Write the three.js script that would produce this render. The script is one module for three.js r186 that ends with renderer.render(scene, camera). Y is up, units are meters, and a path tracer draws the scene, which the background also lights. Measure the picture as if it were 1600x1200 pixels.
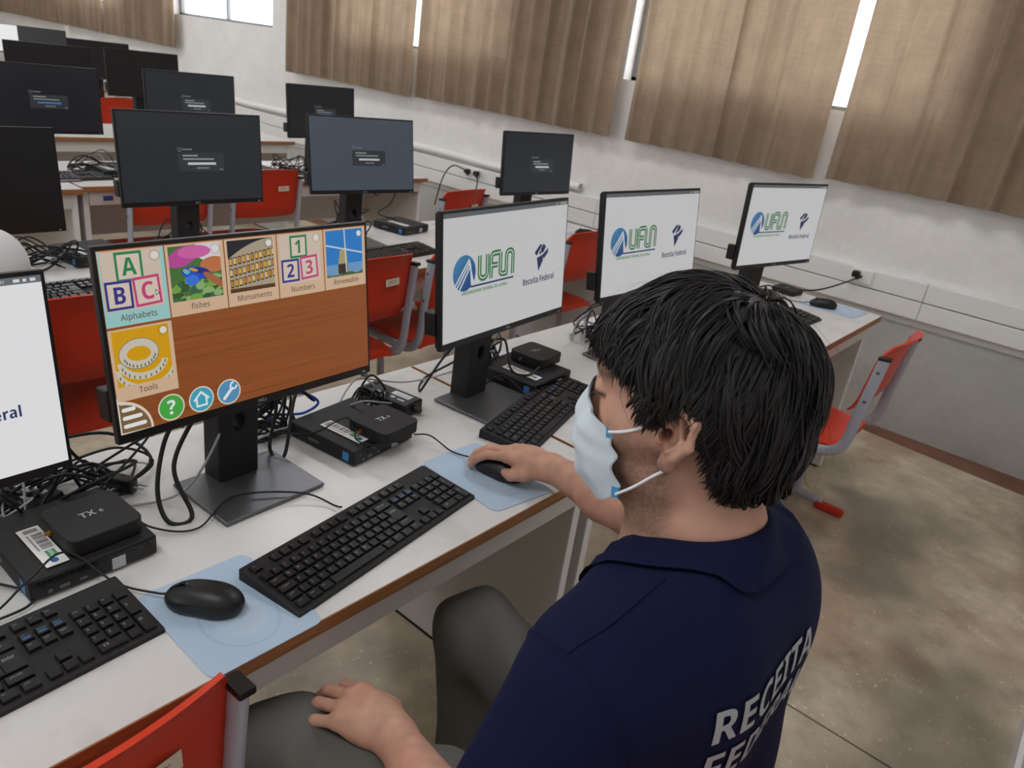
import * as THREE from 'three';
import { RoundedBoxGeometry } from 'three/addons/geometries/RoundedBoxGeometry.js';
import { mergeGeometries, toCreasedNormals } from 'three/addons/utils/BufferGeometryUtils.js';
import { RectAreaLightUniformsLib } from 'three/addons/lights/RectAreaLightUniformsLib.js';
import { FontLoader } from 'three/addons/loaders/FontLoader.js';

// ---------- camera, sky, lamps, exposure ----------
const scene = new THREE.Scene();
const renderer = new THREE.WebGLRenderer({ antialias: true });
renderer.toneMapping = THREE.LinearToneMapping;
renderer.toneMappingExposure = 0.83;
renderer.shadowMap.enabled = true;
const camera = new THREE.PerspectiveCamera(54.45, 4 / 3, 0.05, 60);
camera.position.set(-0.3364, 1.5191, 0.6883);
camera.rotation.order = 'YXZ';
camera.rotation.set(-0.40155, -0.91961, 0.14555);
camera.focus = 1.1; camera.userData.fStop = 10;
scene.add(camera);
RectAreaLightUniformsLib.init();
const SKY = 5;                                        // bright overcast sky
scene.background = new THREE.Color().setRGB(SKY * 0.95, SKY, SKY * 1.06);
const LAMP = 15;                                      // ceiling tube fixtures
const LAMP_SPOTS = []; for (const z of [-0.1, -2.6, -5.1, -7.6, -10.1]) for (const x of [2.2, -0.6]) LAMP_SPOTS.push([x, z]);  // nearest row of fittings added to brighten the near floor and window wall

// ---------- helpers ----------
function mulberry(a) { return () => { a |= 0; a = a + 0x6D2B79F5 | 0; let t = Math.imul(a ^ a >>> 15, 1 | a); t = t + Math.imul(t ^ t >>> 7, 61 | t) ^ t; return ((t ^ t >>> 14) >>> 0) / 4294967296; }; }
const rnd = mulberry(7);
const V = (x, y, z) => new THREE.Vector3(x, y, z);
const taken = new Map();
function numbered(n) { const k = taken.get(n) || 0; taken.set(n, k + 1); return k ? n + '_' + String(k).padStart(3, '0') : n; }
function shadows(o) { o.castShadow = o.receiveShadow = true; return o; }
function thing(name, label, category, p = [0, 0, 0], turn = 0, group) {
  const o = new THREE.Group(); o.name = numbered(name); o.position.set(...p); o.rotation.y = turn;
  o.userData = { label, category }; if (group) o.userData.group = group;
  scene.add(o); return o;
}
function single(name, geo, mat, label, category, group, p = [0, 0, 0], turn = 0) {
  const o = shadows(new THREE.Mesh(geo, mat)); o.name = numbered(name); o.position.set(...p); o.rotation.y = turn;
  o.userData = { label, category }; if (group) o.userData.group = group;
  scene.add(o); return o;
}
function part(parent, name, geo, mat, label) {
  const o = shadows(new THREE.Mesh(geo, mat)); o.name = name; if (label) o.userData.label = label;
  parent.add(o); return o;
}
function struct(name, geo, mat, label, category, p = [0, 0, 0]) {
  const o = shadows(new THREE.Mesh(geo, mat)); o.name = name; o.position.set(...p);
  o.userData = { kind: 'structure', label, category }; scene.add(o); return o;
}
function copyOf(root, label, group) {
  const c = root.clone(); c.name = numbered(root.name.replace(/_\d{3}$/, '')); c.userData = { ...root.userData, label };
  if (group) c.userData.group = group;
  scene.add(c); return c;
}
const norm = (g) => { const q = g.index ? g.toNonIndexed() : g; for (const k of Object.keys(q.attributes)) if (!['position', 'normal', 'uv'].includes(k)) q.deleteAttribute(k); return q; };
const merge = (list) => mergeGeometries(list.map(norm));
function box(w, h, d, x = 0, y = 0, z = 0) { return new THREE.BoxGeometry(w, h, d).translate(x, y, z); }
function rbox(w, h, d, r, x = 0, y = 0, z = 0, s = 2) { return new RoundedBoxGeometry(w, h, d, s, Math.min(r, w / 2.01, h / 2.01, d / 2.01)).translate(x, y, z); }
function curve(pts, tension = 0.5) { return new THREE.CatmullRomCurve3(pts.map((p) => p.isVector3 ? p : V(...p)), false, 'catmullrom', tension); }
function tube(pts, r, seg = 40, rad = 7) { return new THREE.TubeGeometry(curve(pts), seg, r, rad, false); }
function cyl(r0, r1, h, x = 0, y = 0, z = 0, n = 20) { return new THREE.CylinderGeometry(r0, r1, h, n).translate(x, y, z); }
// a swept oval tube (a along x, b along the other way) for the chair frames
function ovalTube(pts, a, b, seg = 24, rad = 10) {
  const c = curve(pts), g = new THREE.TubeGeometry(c, seg, 1, rad, false);
  const pos = g.attributes.position, P = V(0, 0, 0), i0 = [];
  for (let i = 0; i <= seg; i++) i0.push(c.getPointAt(i / seg));
  for (let k = 0; k < pos.count; k++) {
    const ring = Math.floor(k / (rad + 1)); P.fromBufferAttribute(pos, k).sub(i0[ring]);
    pos.setXYZ(k, i0[ring].x + P.x * a, i0[ring].y + P.y * b, i0[ring].z + P.z * b);
  }
  g.computeVertexNormals(); return g;
}
function canvas(w, h, draw) { const c = document.createElement('canvas'); c.width = w; c.height = h; draw(c.getContext('2d'), w, h); const t = new THREE.CanvasTexture(c); t.colorSpace = THREE.SRGBColorSpace; t.magFilter = THREE.LinearFilter; t.anisotropy = 8; return t; }
function std(hex, roughness = 0.5, o = {}) { return new THREE.MeshStandardMaterial({ color: hex, roughness, ...o }); }
function phys(hex, roughness = 0.5, o = {}) { return new THREE.MeshPhysicalMaterial({ color: hex, roughness, ...o }); }
// tileable value noise
function noiseGrid(n, seed) { const r = mulberry(seed), a = new Float32Array(n * n); for (let i = 0; i < a.length; i++) a[i] = r(); return (x, y) => { x = ((x % n) + n) % n; y = ((y % n) + n) % n; const xi = Math.floor(x), yi = Math.floor(y), fx = x - xi, fy = y - yi, sx = fx * fx * (3 - 2 * fx), sy = fy * fy * (3 - 2 * fy), x1 = (xi + 1) % n, y1 = (yi + 1) % n; const p = a[yi * n + xi], q = a[yi * n + x1], s = a[y1 * n + xi], t = a[y1 * n + x1]; return (p + (q - p) * sx) * (1 - sy) + (s + (t - s) * sx) * sy; }; }
function fbm(seed) { const g = [8, 16, 32, 64, 128, 256].map((n, i) => noiseGrid(n, seed + i)); return (u, v, from = 0, to = 6, gain = 0.55) => { let s = 0, w = 1, t = 0; for (let i = from; i < to; i++) { const n = 8 << i; s += w * g[i](u * n, v * n); t += w; w *= gain; } return s / t; }; }
function dataTex(n, fn, srgb = true) { const d = new Uint8Array(n * n * 4); for (let y = 0; y < n; y++) for (let x = 0; x < n; x++) { const c = fn(x / n, y / n), i = (y * n + x) * 4; d[i] = c[0]; d[i + 1] = c[1]; d[i + 2] = c[2]; d[i + 3] = 255; } const t = new THREE.DataTexture(d, n, n); t.wrapS = t.wrapT = THREE.RepeatWrapping; t.magFilter = THREE.LinearFilter; if (srgb) t.colorSpace = THREE.SRGBColorSpace; t.needsUpdate = true; return t; }
function worldUV(g, ax, ay, s) { const p = g.attributes.position, uv = new Float32Array(p.count * 2); for (let i = 0; i < p.count; i++) { uv[i * 2] = p.getComponent(i, ax) / s; uv[i * 2 + 1] = p.getComponent(i, ay) / s; } g.setAttribute('uv', new THREE.BufferAttribute(uv, 2)); return g; }
const mix = (a, b, t) => a + (b - a) * t, clamp = (x, a = 0, b = 1) => Math.min(b, Math.max(a, x)), smooth = (a, b, x) => { const t = clamp((x - a) / (b - a)); return t * t * (3 - 2 * t); };
const font = await new FontLoader().loadAsync('fonts/droid/droid_sans_bold.typeface.json');
function textGeo(s, size, depth = 0) { const shapes = font.generateShapes(s, size); const g = depth ? new THREE.ExtrudeGeometry(shapes, { depth, bevelEnabled: false, curveSegments: 3 }) : new THREE.ShapeGeometry(shapes, 3); g.computeBoundingBox(); const b = g.boundingBox; return g.translate(-(b.min.x + b.max.x) / 2, -(b.min.y + b.max.y) / 2, 0); }

// ---------- materials ----------
const fA = fbm(11), fB = fbm(31), fC = fbm(57);
const floorTex = dataTex(1024, (u, v) => {
  const big = fA(u, v, 0, 4), st = fB(u * 0.5, v * 2, 0, 5), fine = fC(u, v, 3, 6), red = smooth(0.52, 0.72, fB(u + 0.37, v + 0.21, 0, 4)), dark = smooth(0.5, 0.7, fC(u, v * 1.0, 0, 5));
  let r = 206, g = 193, b = 168; const k = 0.74 + 0.44 * big + 0.18 * (st - 0.5) + 0.22 * (fine - 0.5);
  r *= k; g *= k; b *= k; r = mix(r, 140, red * 0.35); g = mix(g, 104, red * 0.35); b = mix(b, 80, red * 0.35);
  r = mix(r, 104, dark * 0.5); g = mix(g, 96, dark * 0.5); b = mix(b, 84, dark * 0.5);
  if (fC(u * 3 + 0.1, v * 3 + 0.7, 4, 6) > 0.86) { r += 55; g += 55; b += 52; }
  return [clamp(r, 0, 255), clamp(g, 0, 255), clamp(b, 0, 255)];
});
const plasterTex = dataTex(512, (u, v) => { const k = 236 + 16 * (fA(u, v, 0, 5) - 0.5) + 8 * (fC(u, v, 3, 6) - 0.5); return [k, k - 1, k - 4]; });
const dadoTex = dataTex(512, (u, v) => { const k = 186 + 26 * (fB(u, v, 0, 5) - 0.5) + 10 * (fC(u, v, 3, 6) - 0.5); return [k, k, k - 5]; });
const plasterBump = dataTex(512, (u, v) => { const k = 255 * fC(u, v, 1, 6); return [k, k, k]; }, false);
const woodTex = dataTex(512, (u, v) => { const a = fA(u * 0.25, v * 4, 0, 5), s = Math.sin((v * 60 + a * 9)) * 0.5 + 0.5; const k = 0.75 + 0.35 * a + 0.12 * s; return [158 * k, 108 * k, 66 * k]; });
const curtainTex = dataTex(512, (u, v) => { const w = 0.5 * (fC(u * 2, v * 0.2, 3, 6) + fB(u * 0.2, v * 2, 3, 6)), b = fA(u, v, 0, 4); const k = 0.86 + 0.16 * w + 0.14 * (b - 0.5); return [166 * k, 143 * k, 119 * k]; });
const deskTex = dataTex(512, (u, v) => { const k = 221 + 8 * (fA(u, v, 0, 5) - 0.5) - 10 * smooth(0.62, 0.75, fB(u, v, 0, 5)); return [k, k, k - 3]; });
const M = {
  floor: std(0xffffff, 0.42, { map: floorTex, bumpMap: plasterBump, bumpScale: 0.0015 }),
  joint: std(0x3b342b, 0.9),
  wall: std(0xffffff, 0.85, { map: plasterTex, bumpMap: plasterBump, bumpScale: 0.002 }),
  dado: std(0xffffff, 0.5, { map: dadoTex, bumpMap: plasterBump, bumpScale: 0.0015 }),
  ceiling: std(0xf1efea, 0.9),
  duct: std(0xeeeeec, 0.45), steel: std(0x8b8d8c, 0.5, { metalness: 0.3 }),
  glass: phys(0xffffff, 0.02, { transmission: 1, thickness: 0, ior: 1.5 }),
  curtain: phys(0xffffff, 0.95, { map: curtainTex, transmission: 0.29, thickness: 0, side: THREE.DoubleSide }),
  hem: phys(0xffffff, 0.95, { map: curtainTex, transmission: 0.04, thickness: 0, side: THREE.DoubleSide }),
  laminate: std(0xffffff, 0.32, { map: deskTex }), board: std(0xd9d7d2, 0.5), band: std(0xffffff, 0.55, { map: woodTex }), boardEdge: std(0xe2cfa6, 0.7),
  black: std(0x0d0d0e, 0.42), blackMatte: std(0x131314, 0.62), blackGloss: std(0x0a0a0b, 0.22), bezel: std(0x0c0c0d, 0.38), grayMetal: std(0x6d7073, 0.38, { metalness: 0.75 }),
  cable: std(0x0e0e0f, 0.55), cableGray: std(0xa9aaac, 0.5), cableBlue: std(0x2a55c4, 0.5), gold: std(0xc59a45, 0.3, { metalness: 1 }),
  red: std(0xd63a1c, 0.34), redCap: std(0xcf3318, 0.5), frame: std(0xb4b9c6, 0.4, { metalness: 0.1 }), rivet: std(0x6e7178, 0.4, { metalness: 0.6 }),
  key: null, mouse: std(0x0f0f10, 0.42), white: std(0xf3f3f1, 0.5), silver: std(0xb9bdc0, 0.3, { metalness: 0.6 }), sticker: std(0xd9ceb8, 0.6), blueSticker: std(0x3a4fa0, 0.5), paper: std(0xf4f4f2, 0.7),
};
// ---------- room ----------
const XW = 3.84, XL = -4.0, ZB = 0.94, ZF = -13.5, CH = 3.0;
{ // floor: cast slabs with narrow joints
  const f = struct('floor', box(XW - XL + 0.4, 0.1, ZB - ZF + 0.4, (XW + XL) / 2, -0.062, (ZB + ZF) / 2), M.joint, 'worn beige and brown cement floor with narrow joints', 'floor');
  const xs = [XL - 0.15, -1.52, 1.48, XW + 0.15], zs = [ZF - 0.15, -11.4, -8.4, -5.3, -2.2, ZB + 0.15];
  for (let i = 0; i < xs.length - 1; i++) for (let j = 0; j < zs.length - 1; j++) {
    const g = box(xs[i + 1] - xs[i] - 0.007, 0.012, zs[j + 1] - zs[j] - 0.007, (xs[i] + xs[i + 1]) / 2, -0.006, (zs[j] + zs[j + 1]) / 2);
    part(f, 'floor_slab', worldUV(g, 0, 2, 3.1), M.floor);
  }
  const st = dataTex(256, (u, v) => { const k = 0.8 + 0.4 * fB(u, v, 0, 5); return [128 * k, 88 * k, 70 * k]; });
  // brown-red painted skirting band on the floor along the window wall
  const sh = new THREE.Shape(); sh.moveTo(0, -ZB); for (let i = 0; i <= 240; i++) { const z = ZB - (ZB - ZF) * i / 240; sh.lineTo(-0.13 - 0.05 * Math.sin(z * 2.1) - 0.05 * (fA(0.3, z * 0.05, 0, 5) - 0.5) * 3, -z); } sh.lineTo(0, -ZF); sh.closePath();
  part(f, 'painted_band', worldUV(new THREE.ExtrudeGeometry(sh, { depth: 0.0012, bevelEnabled: false }).rotateX(-Math.PI / 2).translate(XW - 0.007, 0.0001, 0), 0, 2, 1), std(0xffffff, 0.5, { map: st }), 'brown painted band beside the wall');
}
struct('ceiling', box(XW - XL + 0.4, 0.15, ZB - ZF + 0.4, (XW + XL) / 2, CH + 0.075, (ZB + ZF) / 2), M.ceiling, 'plain white ceiling', 'ceiling');
const WIN_R = [[-13.0, -11.2], [-10.27, -8.47], [-7.52, -5.72], [-4.75, -2.95], [-1.99, -0.17]], WY0 = 1.51, WY1 = 2.5, T = 0.18;
function wallWithWindows(x, wins, sgn) {      // wall whose inner face stands at x, outside on sgn
  const g = [], cx = x + sgn * T / 2, L = ZB - ZF + 0.3, cz = (ZB + ZF) / 2;
  g.push(box(T, WY0, L, cx, WY0 / 2, cz), box(T, CH - WY1, L, cx, (CH + WY1) / 2, cz));
  let z = ZF - 0.15;
  for (const [a, b] of [...wins, [ZB + 0.15, 0]]) { g.push(box(T, WY1 - WY0, a - z, cx, (WY0 + WY1) / 2, (a + z) / 2)); z = b; }
  return worldUV(merge(g), 2, 1, 1.7);
}
const wr = struct('wall_right', wallWithWindows(XW, WIN_R, 1), M.wall, 'white plastered wall with high curtained windows', 'wall');
struct('trim_1', worldUV(box(0.006, 0.57, ZB - ZF, XW - 0.003, 0.285, (ZB + ZF) / 2), 2, 1, 1.3), M.dado, 'grey painted lower part of the window wall', 'trim');
const WIN_L = [[-12.4, -10.0], [-9.2, -6.8], [-6.0, -3.6], [-2.8, -0.4]];
struct('wall_left', wallWithWindows(XL, WIN_L, -1), M.wall, 'white plastered wall opposite the curtains', 'wall');
struct('wall_back', worldUV(box(XW - XL, CH, 0.15, (XW + XL) / 2, CH / 2, ZB + 0.075), 0, 1, 1.7), M.wall, 'white wall behind the first row of desks', 'wall');
struct('wall_front', worldUV(box(XW - XL, CH, 0.15, (XW + XL) / 2, CH / 2, ZF - 0.075), 0, 1, 1.7), M.wall, 'white wall at the far end of the room', 'wall');
struct('baseboard_back', box(XW - XL, 0.08, 0.012, (XW + XL) / 2, 0.04, ZB - 0.006), M.duct, 'white skirting board', 'baseboard');
let wn = 0;
function windowUnit(x, a, b) {
  const w = new THREE.Group(); w.name = 'window_' + (++wn); w.userData = { kind: 'structure', label: 'steel framed window with clear panes', category: 'window' }; scene.add(w);
  const F = 0.035, y0 = WY0, y1 = WY1, cz = (a + b) / 2, L = b - a;
  part(w, 'window_frame', merge([box(0.04, F, L, x, y0 + F / 2, cz), box(0.04, F, L, x, y1 - F / 2, cz), box(0.04, y1 - y0, F, x, (y0 + y1) / 2, a + F / 2), box(0.04, y1 - y0, F, x, (y0 + y1) / 2, b - F / 2)]), M.steel);
  const n = 2; for (let i = 1; i < n; i++) part(w, 'mullion', box(0.035, y1 - y0, 0.025, x, (y0 + y1) / 2, a + L * i / n), M.steel);
  for (let i = 0; i < n; i++) part(w, 'pane', box(0.004, y1 - y0 - 2 * F, L / n - F, x, (y0 + y1) / 2, a + L * (i + 0.5) / n), M.glass);
  part(w, 'window_sill', box(0.16, 0.015, L, x < 0 ? x + 0.03 : x - 0.03, y0 + 0.0076, cz), M.duct);
}
for (const [a, b] of WIN_R) windowUnit(XW + 0.11, a, b);
for (const [a, b] of WIN_L) windowUnit(XL - 0.11, a, b);
// ---------- ceiling lamps ----------
for (const [x, z] of LAMP_SPOTS) {
  const l = thing('ceiling_lamp', 'white ceiling fitting with two fluorescent tubes', 'lamp', [x, CH, z], 0, 'fluorescent ceiling fittings');
  part(l, 'housing', merge([box(0.3, 0.05, 1.3, 0, -0.025, 0), box(0.02, 0.03, 1.3, -0.15, -0.06, 0), box(0.02, 0.03, 1.3, 0.15, -0.06, 0)]), M.white);
  for (const s of [-0.07, 0.07]) part(l, 'tube', new THREE.CylinderGeometry(0.014, 0.014, 1.2, 12).rotateX(Math.PI / 2).translate(s, -0.068, 0), std(0xffffff, 0.5, { emissive: 0xffffff, emissiveIntensity: 2 }));
  const a = new THREE.RectAreaLight(0xfcfaff, LAMP, 0.28, 1.25); a.position.set(x, CH - 0.09, z); a.rotation.x = -Math.PI / 2; scene.add(a);
}
// ---------- cable trunking ----------
{
  const t = thing('cable_trunking', 'white two-tier plastic cable trunking fixed along the window wall', 'trunking', [XW - 0.001, 0, 0]);
  const joints = [ZB - 0.002]; for (let z = 0.01; z > ZF; z -= 2.0) joints.push(z); joints.push(ZF);
  for (let i = 0; i < joints.length - 1; i++) for (const [y0, y1] of [[0.613, 0.703], [0.708, 0.800]]) {
    const a = joints[i + 1], b = joints[i];
    part(t, 'duct_section', rbox(0.045, y1 - y0, b - a - 0.002, 0.004, -0.0225, (y0 + y1) / 2, (a + b) / 2), M.duct);
  }
  const pts = []; for (let i = 0; i <= 40; i++) pts.push([XW - 0.03, 0.842 + 0.004 * Math.sin(i * 1.7), -2.15 - i * 0.28]);
  single('white_conduit', tube(pts, 0.026, 120, 10), M.white, 'fat white conduit lying on top of the trunking', 'conduit');
}
function wallSocket(z, y, label) {
  const s = thing('wall_socket', label, 'socket', [XW - 0.046, y, z]);
  part(s, 'face_plate', rbox(0.014, 0.07, 0.11, 0.004, -0.007, 0, 0), M.white);
  return s;
}
wallSocket(-0.30, 0.758, 'white socket with a black plug beside the mouse on the desk end');
wallSocket(-3.08, 0.755, 'white socket with two black plugs in the trunking beyond the second row');
function plug(x, y, z, label) {
  const g = thing('power_plug', label, 'plug', [x, y, z]);
  part(g, 'plug_body', rbox(0.04, 0.032, 0.036, 0.008, -0.02, 0, 0), M.black); part(g, 'strain_relief', new THREE.CylinderGeometry(0.007, 0.01, 0.03, 10).rotateX(1.0).translate(-0.028, -0.012, 0.02), M.black); return g;
}
plug(XW - 0.06, 0.768, -0.325, 'black plug in the trunking socket beside the desk end');
plug(XW - 0.06, 0.765, -3.03, 'black plug in the far trunking socket'); plug(XW - 0.06, 0.765, -3.12, 'second black plug in the far trunking socket');
// ---------- curtains ----------
const hashN = (n) => { const x = Math.sin(n * 12.9898) * 43758.5453; return x - Math.floor(x); };
function curtainPanel(z0, z1, yb, folds, amp, seed, label) {
  const r = mulberry(seed), nz = Math.max(40, Math.round((z1 - z0) * 90)), ny = 30, yt = 2.62, hemH = 0.085;
  const w = [r(), r(), r(), r()], x0 = XW - 0.095;
  const at = (u, v) => {         // u along z, v from the bottom (0) up (1)
    const U = u * folds, k = Math.floor(U), h = hashN(k * 7 + seed * 31), h2 = hashN(k * 13 + seed * 17 + 5), f = U - k;          // irregular folds, each with its own depth and width
    const ph = f < 0.5 + 0.3 * (h - 0.5) ? f / (0.5 + 0.3 * (h - 0.5)) * Math.PI : Math.PI + (f - 0.5 - 0.3 * (h - 0.5)) / (0.5 - 0.3 * (h - 0.5)) * Math.PI;
    const a = amp * (0.5 + 0.9 * h2) * (0.75 + 0.25 * (1 - v)), s = Math.sin(ph), fine = Math.sin(u * folds * 11 + 4 * Math.sin(u * 9 + w[2] * 6) + v * 1.3) * 0.22 + Math.sin(u * folds * 23 + w[1] * 6 - v * 2) * 0.1;
    const x = x0 - a * Math.sign(s) * Math.pow(Math.abs(s), 0.75) - amp * fine;
    const z = z0 + (z1 - z0) * u + 0.015 * Math.sin(v * 3 + w[3] * 6) * (1 - v) + 0.5 * a * Math.cos(ph);
    const y = yb + (yt - yb) * v + (1 - v) * (0.004 * Math.sin(ph) + 0.005 * Math.sin(u * 5));
    return [x, y, z];
  };
  const sheet = (v0, v1, rows, off) => {
    const p = [], uv = [], id = [];
    for (let j = 0; j <= rows; j++) for (let i = 0; i <= nz; i++) { const v = v0 + (v1 - v0) * j / rows, c = at(i / nz, v); p.push(c[0] + off, c[1], c[2]); uv.push((z1 - z0) * i / nz / 0.8, (yt - yb) * v / 0.8); }
    for (let j = 0; j < rows; j++) for (let i = 0; i < nz; i++) { const a = j * (nz + 1) + i; id.push(a, a + 1, a + nz + 1, a + 1, a + nz + 2, a + nz + 1); }
    const g = new THREE.BufferGeometry(); g.setAttribute('position', new THREE.Float32BufferAttribute(p, 3)); g.setAttribute('uv', new THREE.Float32BufferAttribute(uv, 2)); g.setIndex(id); g.computeVertexNormals(); return g;
  };
  const c = thing('curtain', label, 'curtain'); c.position.set(x0, yb, (z0 + z1) / 2);
  const back = (g) => g.translate(-x0, -yb, -(z0 + z1) / 2);
  part(c, 'cloth', back(sheet(0, 1, ny, 0)), M.curtain);
  part(c, 'hem', back(sheet(0, hemH / (yt - yb), 4, 0.004)), M.hem, 'doubled hem');
}
curtainPanel(-0.63, 0.80, 1.195, 8, 0.026, 3, 'brown curtain above the empty chair by the wall corner');
curtainPanel(-1.86, -0.70, 1.187, 8, 0.024, 4, 'brown curtain behind the logo screen at the desk end');
curtainPanel(-3.72, -1.97, 1.195, 12, 0.024, 5, 'wide brown curtain behind the dark screen beside the trunking');
curtainPanel(-5.36, -3.77, 1.195, 10, 0.022, 8, 'brown curtain beside the uncovered window');
curtainPanel(-8.85, -7.30, 1.215, 9, 0.025, 9, 'brown curtain on the far side of the uncovered window');
curtainPanel(-10.1, -8.93, 1.225, 7, 0.025, 12, 'brown curtain second beyond the uncovered window');
curtainPanel(-12.6, -10.2, 1.235, 14, 0.025, 15, 'brown curtain farthest along the window wall');
{ const g = thing('curtain_rod', 'steel curtain rod above the windows', 'curtain rod', [XW - 0.095, 2.63, 0]);
  part(g, 'rod', new THREE.CylinderGeometry(0.012, 0.012, 13.6, 10).rotateX(Math.PI / 2).translate(0, 0, -6), M.steel);
  for (let z = 0.6; z > -13; z -= 2.2) part(g, 'bracket', box(0.1, 0.02, 0.02, 0.05, 0, z), M.steel); }

// ---------- desks ----------
function desk(x0, x1, zf, label) {
  const d = thing('computer_desk', label, 'desk', [(x0 + x1) / 2, 0, zf - 0.32]), L = x1 - x0 - 0.004, D = 0.64;
  part(d, 'desk_top', worldUV(box(L - 0.004, 0.025, D - 0.004, 0, 0.7375, 0), 0, 2, 1.1), M.laminate);
  part(d, 'edge_band', worldUV(rbox(L, 0.0246, 0.003, 0.001, 0, 0.7374, D / 2 - 0.0012), 0, 1, 0.3), M.band, 'brown wood edge strip');
  part(d, 'edge_band', worldUV(rbox(L, 0.0246, 0.003, 0.001, 0, 0.7374, -D / 2 + 0.0012), 0, 1, 0.3), M.band, 'brown wood edge strip');
  for (const s of [-1, 1]) part(d, 'edge_band', worldUV(rbox(0.003, 0.0246, D - 0.01, 0.001, s * (L / 2 - 0.0012), 0.7374, 0), 2, 1, 0.3), M.band, 'brown wood edge strip');
  for (const s of [-1, 1]) { part(d, 'side_panel', box(0.025, 0.715, D - 0.06, s * (L / 2 - 0.03), 0.3675, -0.01), M.board); part(d, 'panel_edge', box(0.0252, 0.715, 0.004, s * (L / 2 - 0.03), 0.3675, D / 2 - 0.038), M.white); part(d, 'foot', box(0.026, 0.0098, D - 0.08, s * (L / 2 - 0.03), 0.005, -0.01), M.blackMatte); }
  part(d, 'apron', box(L - 0.085, 0.065, 0.018, 0, 0.6922, D / 2 - 0.032), M.board, 'white front rail');
  part(d, 'modesty_panel', box(L - 0.085, 0.35, 0.018, 0, 0.549, -D / 2 + 0.06), M.board);
  part(d, 'screw_cap', new THREE.CylinderGeometry(0.004, 0.004, 0.001, 10).translate(-L / 2 + 0.05, 0.7504, 0.2), M.rivet);
  return d;
}
// ---------- screens ----------
function drawLogos(g, w, h, bg) {
  g.fillStyle = bg; g.fillRect(0, 0, w, h);
  g.fillStyle = '#6d7378'; g.fillRect(0, 0, w, 20); g.fillStyle = '#e6e6e6'; g.font = '12px sans-serif'; g.fillText('09:41', w - 120, 15); g.fillRect(w - 70, 6, 16, 9); g.fillRect(w - 46, 6, 9, 9); g.fillRect(w - 28, 6, 14, 9);
  // left emblem: blue disc with white peaks
  const cx = 150, cy = 272, gr = g.createLinearGradient(cx - 80, cy - 85, cx + 80, cy + 90); gr.addColorStop(0, '#63a9d8'); gr.addColorStop(0.5, '#2f77b4'); gr.addColorStop(1, '#1f3f86');
  g.save(); g.beginPath(); g.arc(cx, cy, 82, 0, 7); g.clip(); g.fillStyle = gr; g.fillRect(0, 0, w, h);
  g.strokeStyle = '#fff'; g.lineJoin = 'miter'; g.lineWidth = 9;
  for (const [a, b, c] of [[48, 184, 232], [74, 190, 220], [104, 196, 208]]) { g.beginPath(); g.moveTo(a - 10, 372); g.lineTo(b - 2, 215 + (a - 48) * 0.5); g.lineTo(c, 372); g.stroke(); }
  g.restore(); g.strokeStyle = '#28337c'; g.lineWidth = 8; g.beginPath(); g.moveTo(196, 340); g.lineTo(540, 340); g.stroke();
  // green letters drawn as doubled strokes
  const letters = () => { g.beginPath(); g.moveTo(262, 204); g.lineTo(262, 280); g.quadraticCurveTo(262, 312, 292, 312); g.quadraticCurveTo(322, 312, 322, 280); g.lineTo(322, 204);
    g.moveTo(352, 322); g.lineTo(352, 232); g.quadraticCurveTo(352, 206, 378, 206); g.lineTo(426, 206); g.moveTo(352, 262); g.lineTo(404, 262); g.moveTo(426, 206); g.lineTo(426, 294); g.quadraticCurveTo(426, 312, 446, 312); g.lineTo(476, 312); g.lineTo(476, 232); g.quadraticCurveTo(476, 206, 502, 206); g.quadraticCurveTo(530, 206, 530, 232); g.lineTo(530, 322); };
  g.lineCap = 'butt'; g.lineJoin = 'round'; g.strokeStyle = '#2f8a4a'; g.lineWidth = 27; letters(); g.stroke(); g.strokeStyle = bg; g.lineWidth = 7; letters(); g.stroke();
  g.fillStyle = '#4b9a5d'; g.font = 'bold 21px sans-serif'; g.fillText('UNIVERSIDADE FEDERAL DE LAVRAS', 130, 372, 410);
  // right emblem: navy slabs
  g.save(); g.translate(785, 270); g.rotate(0.08); g.fillStyle = '#2c3a66';
  const poly = (...p) => { g.beginPath(); g.moveTo(p[0], p[1]); for (let i = 2; i < p.length; i += 2) g.lineTo(p[i], p[i + 1]); g.closePath(); g.fill(); };
  poly(-62, -22, -18, -62, 6, -62, -44, -4); poly(-8, -40, 16, -66, 40, -50, 20, -22, 0, -18); poly(10, -6, 62, -42, 66, -22, 30, 12); poly(-38, 6, 16, -10, 22, 20, -14, 74); poly(-20, -22, -10, -32, 0, -14, -12, -8);
  g.restore(); g.fillStyle = '#2c3a66'; g.font = 'bold 46px sans-serif'; g.fillText('Receita Federal', 624, 402, 300);
}
const texLogos = canvas(1024, 576, (g, w, h) => drawLogos(g, w, h, '#f4f4f6'));
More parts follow.
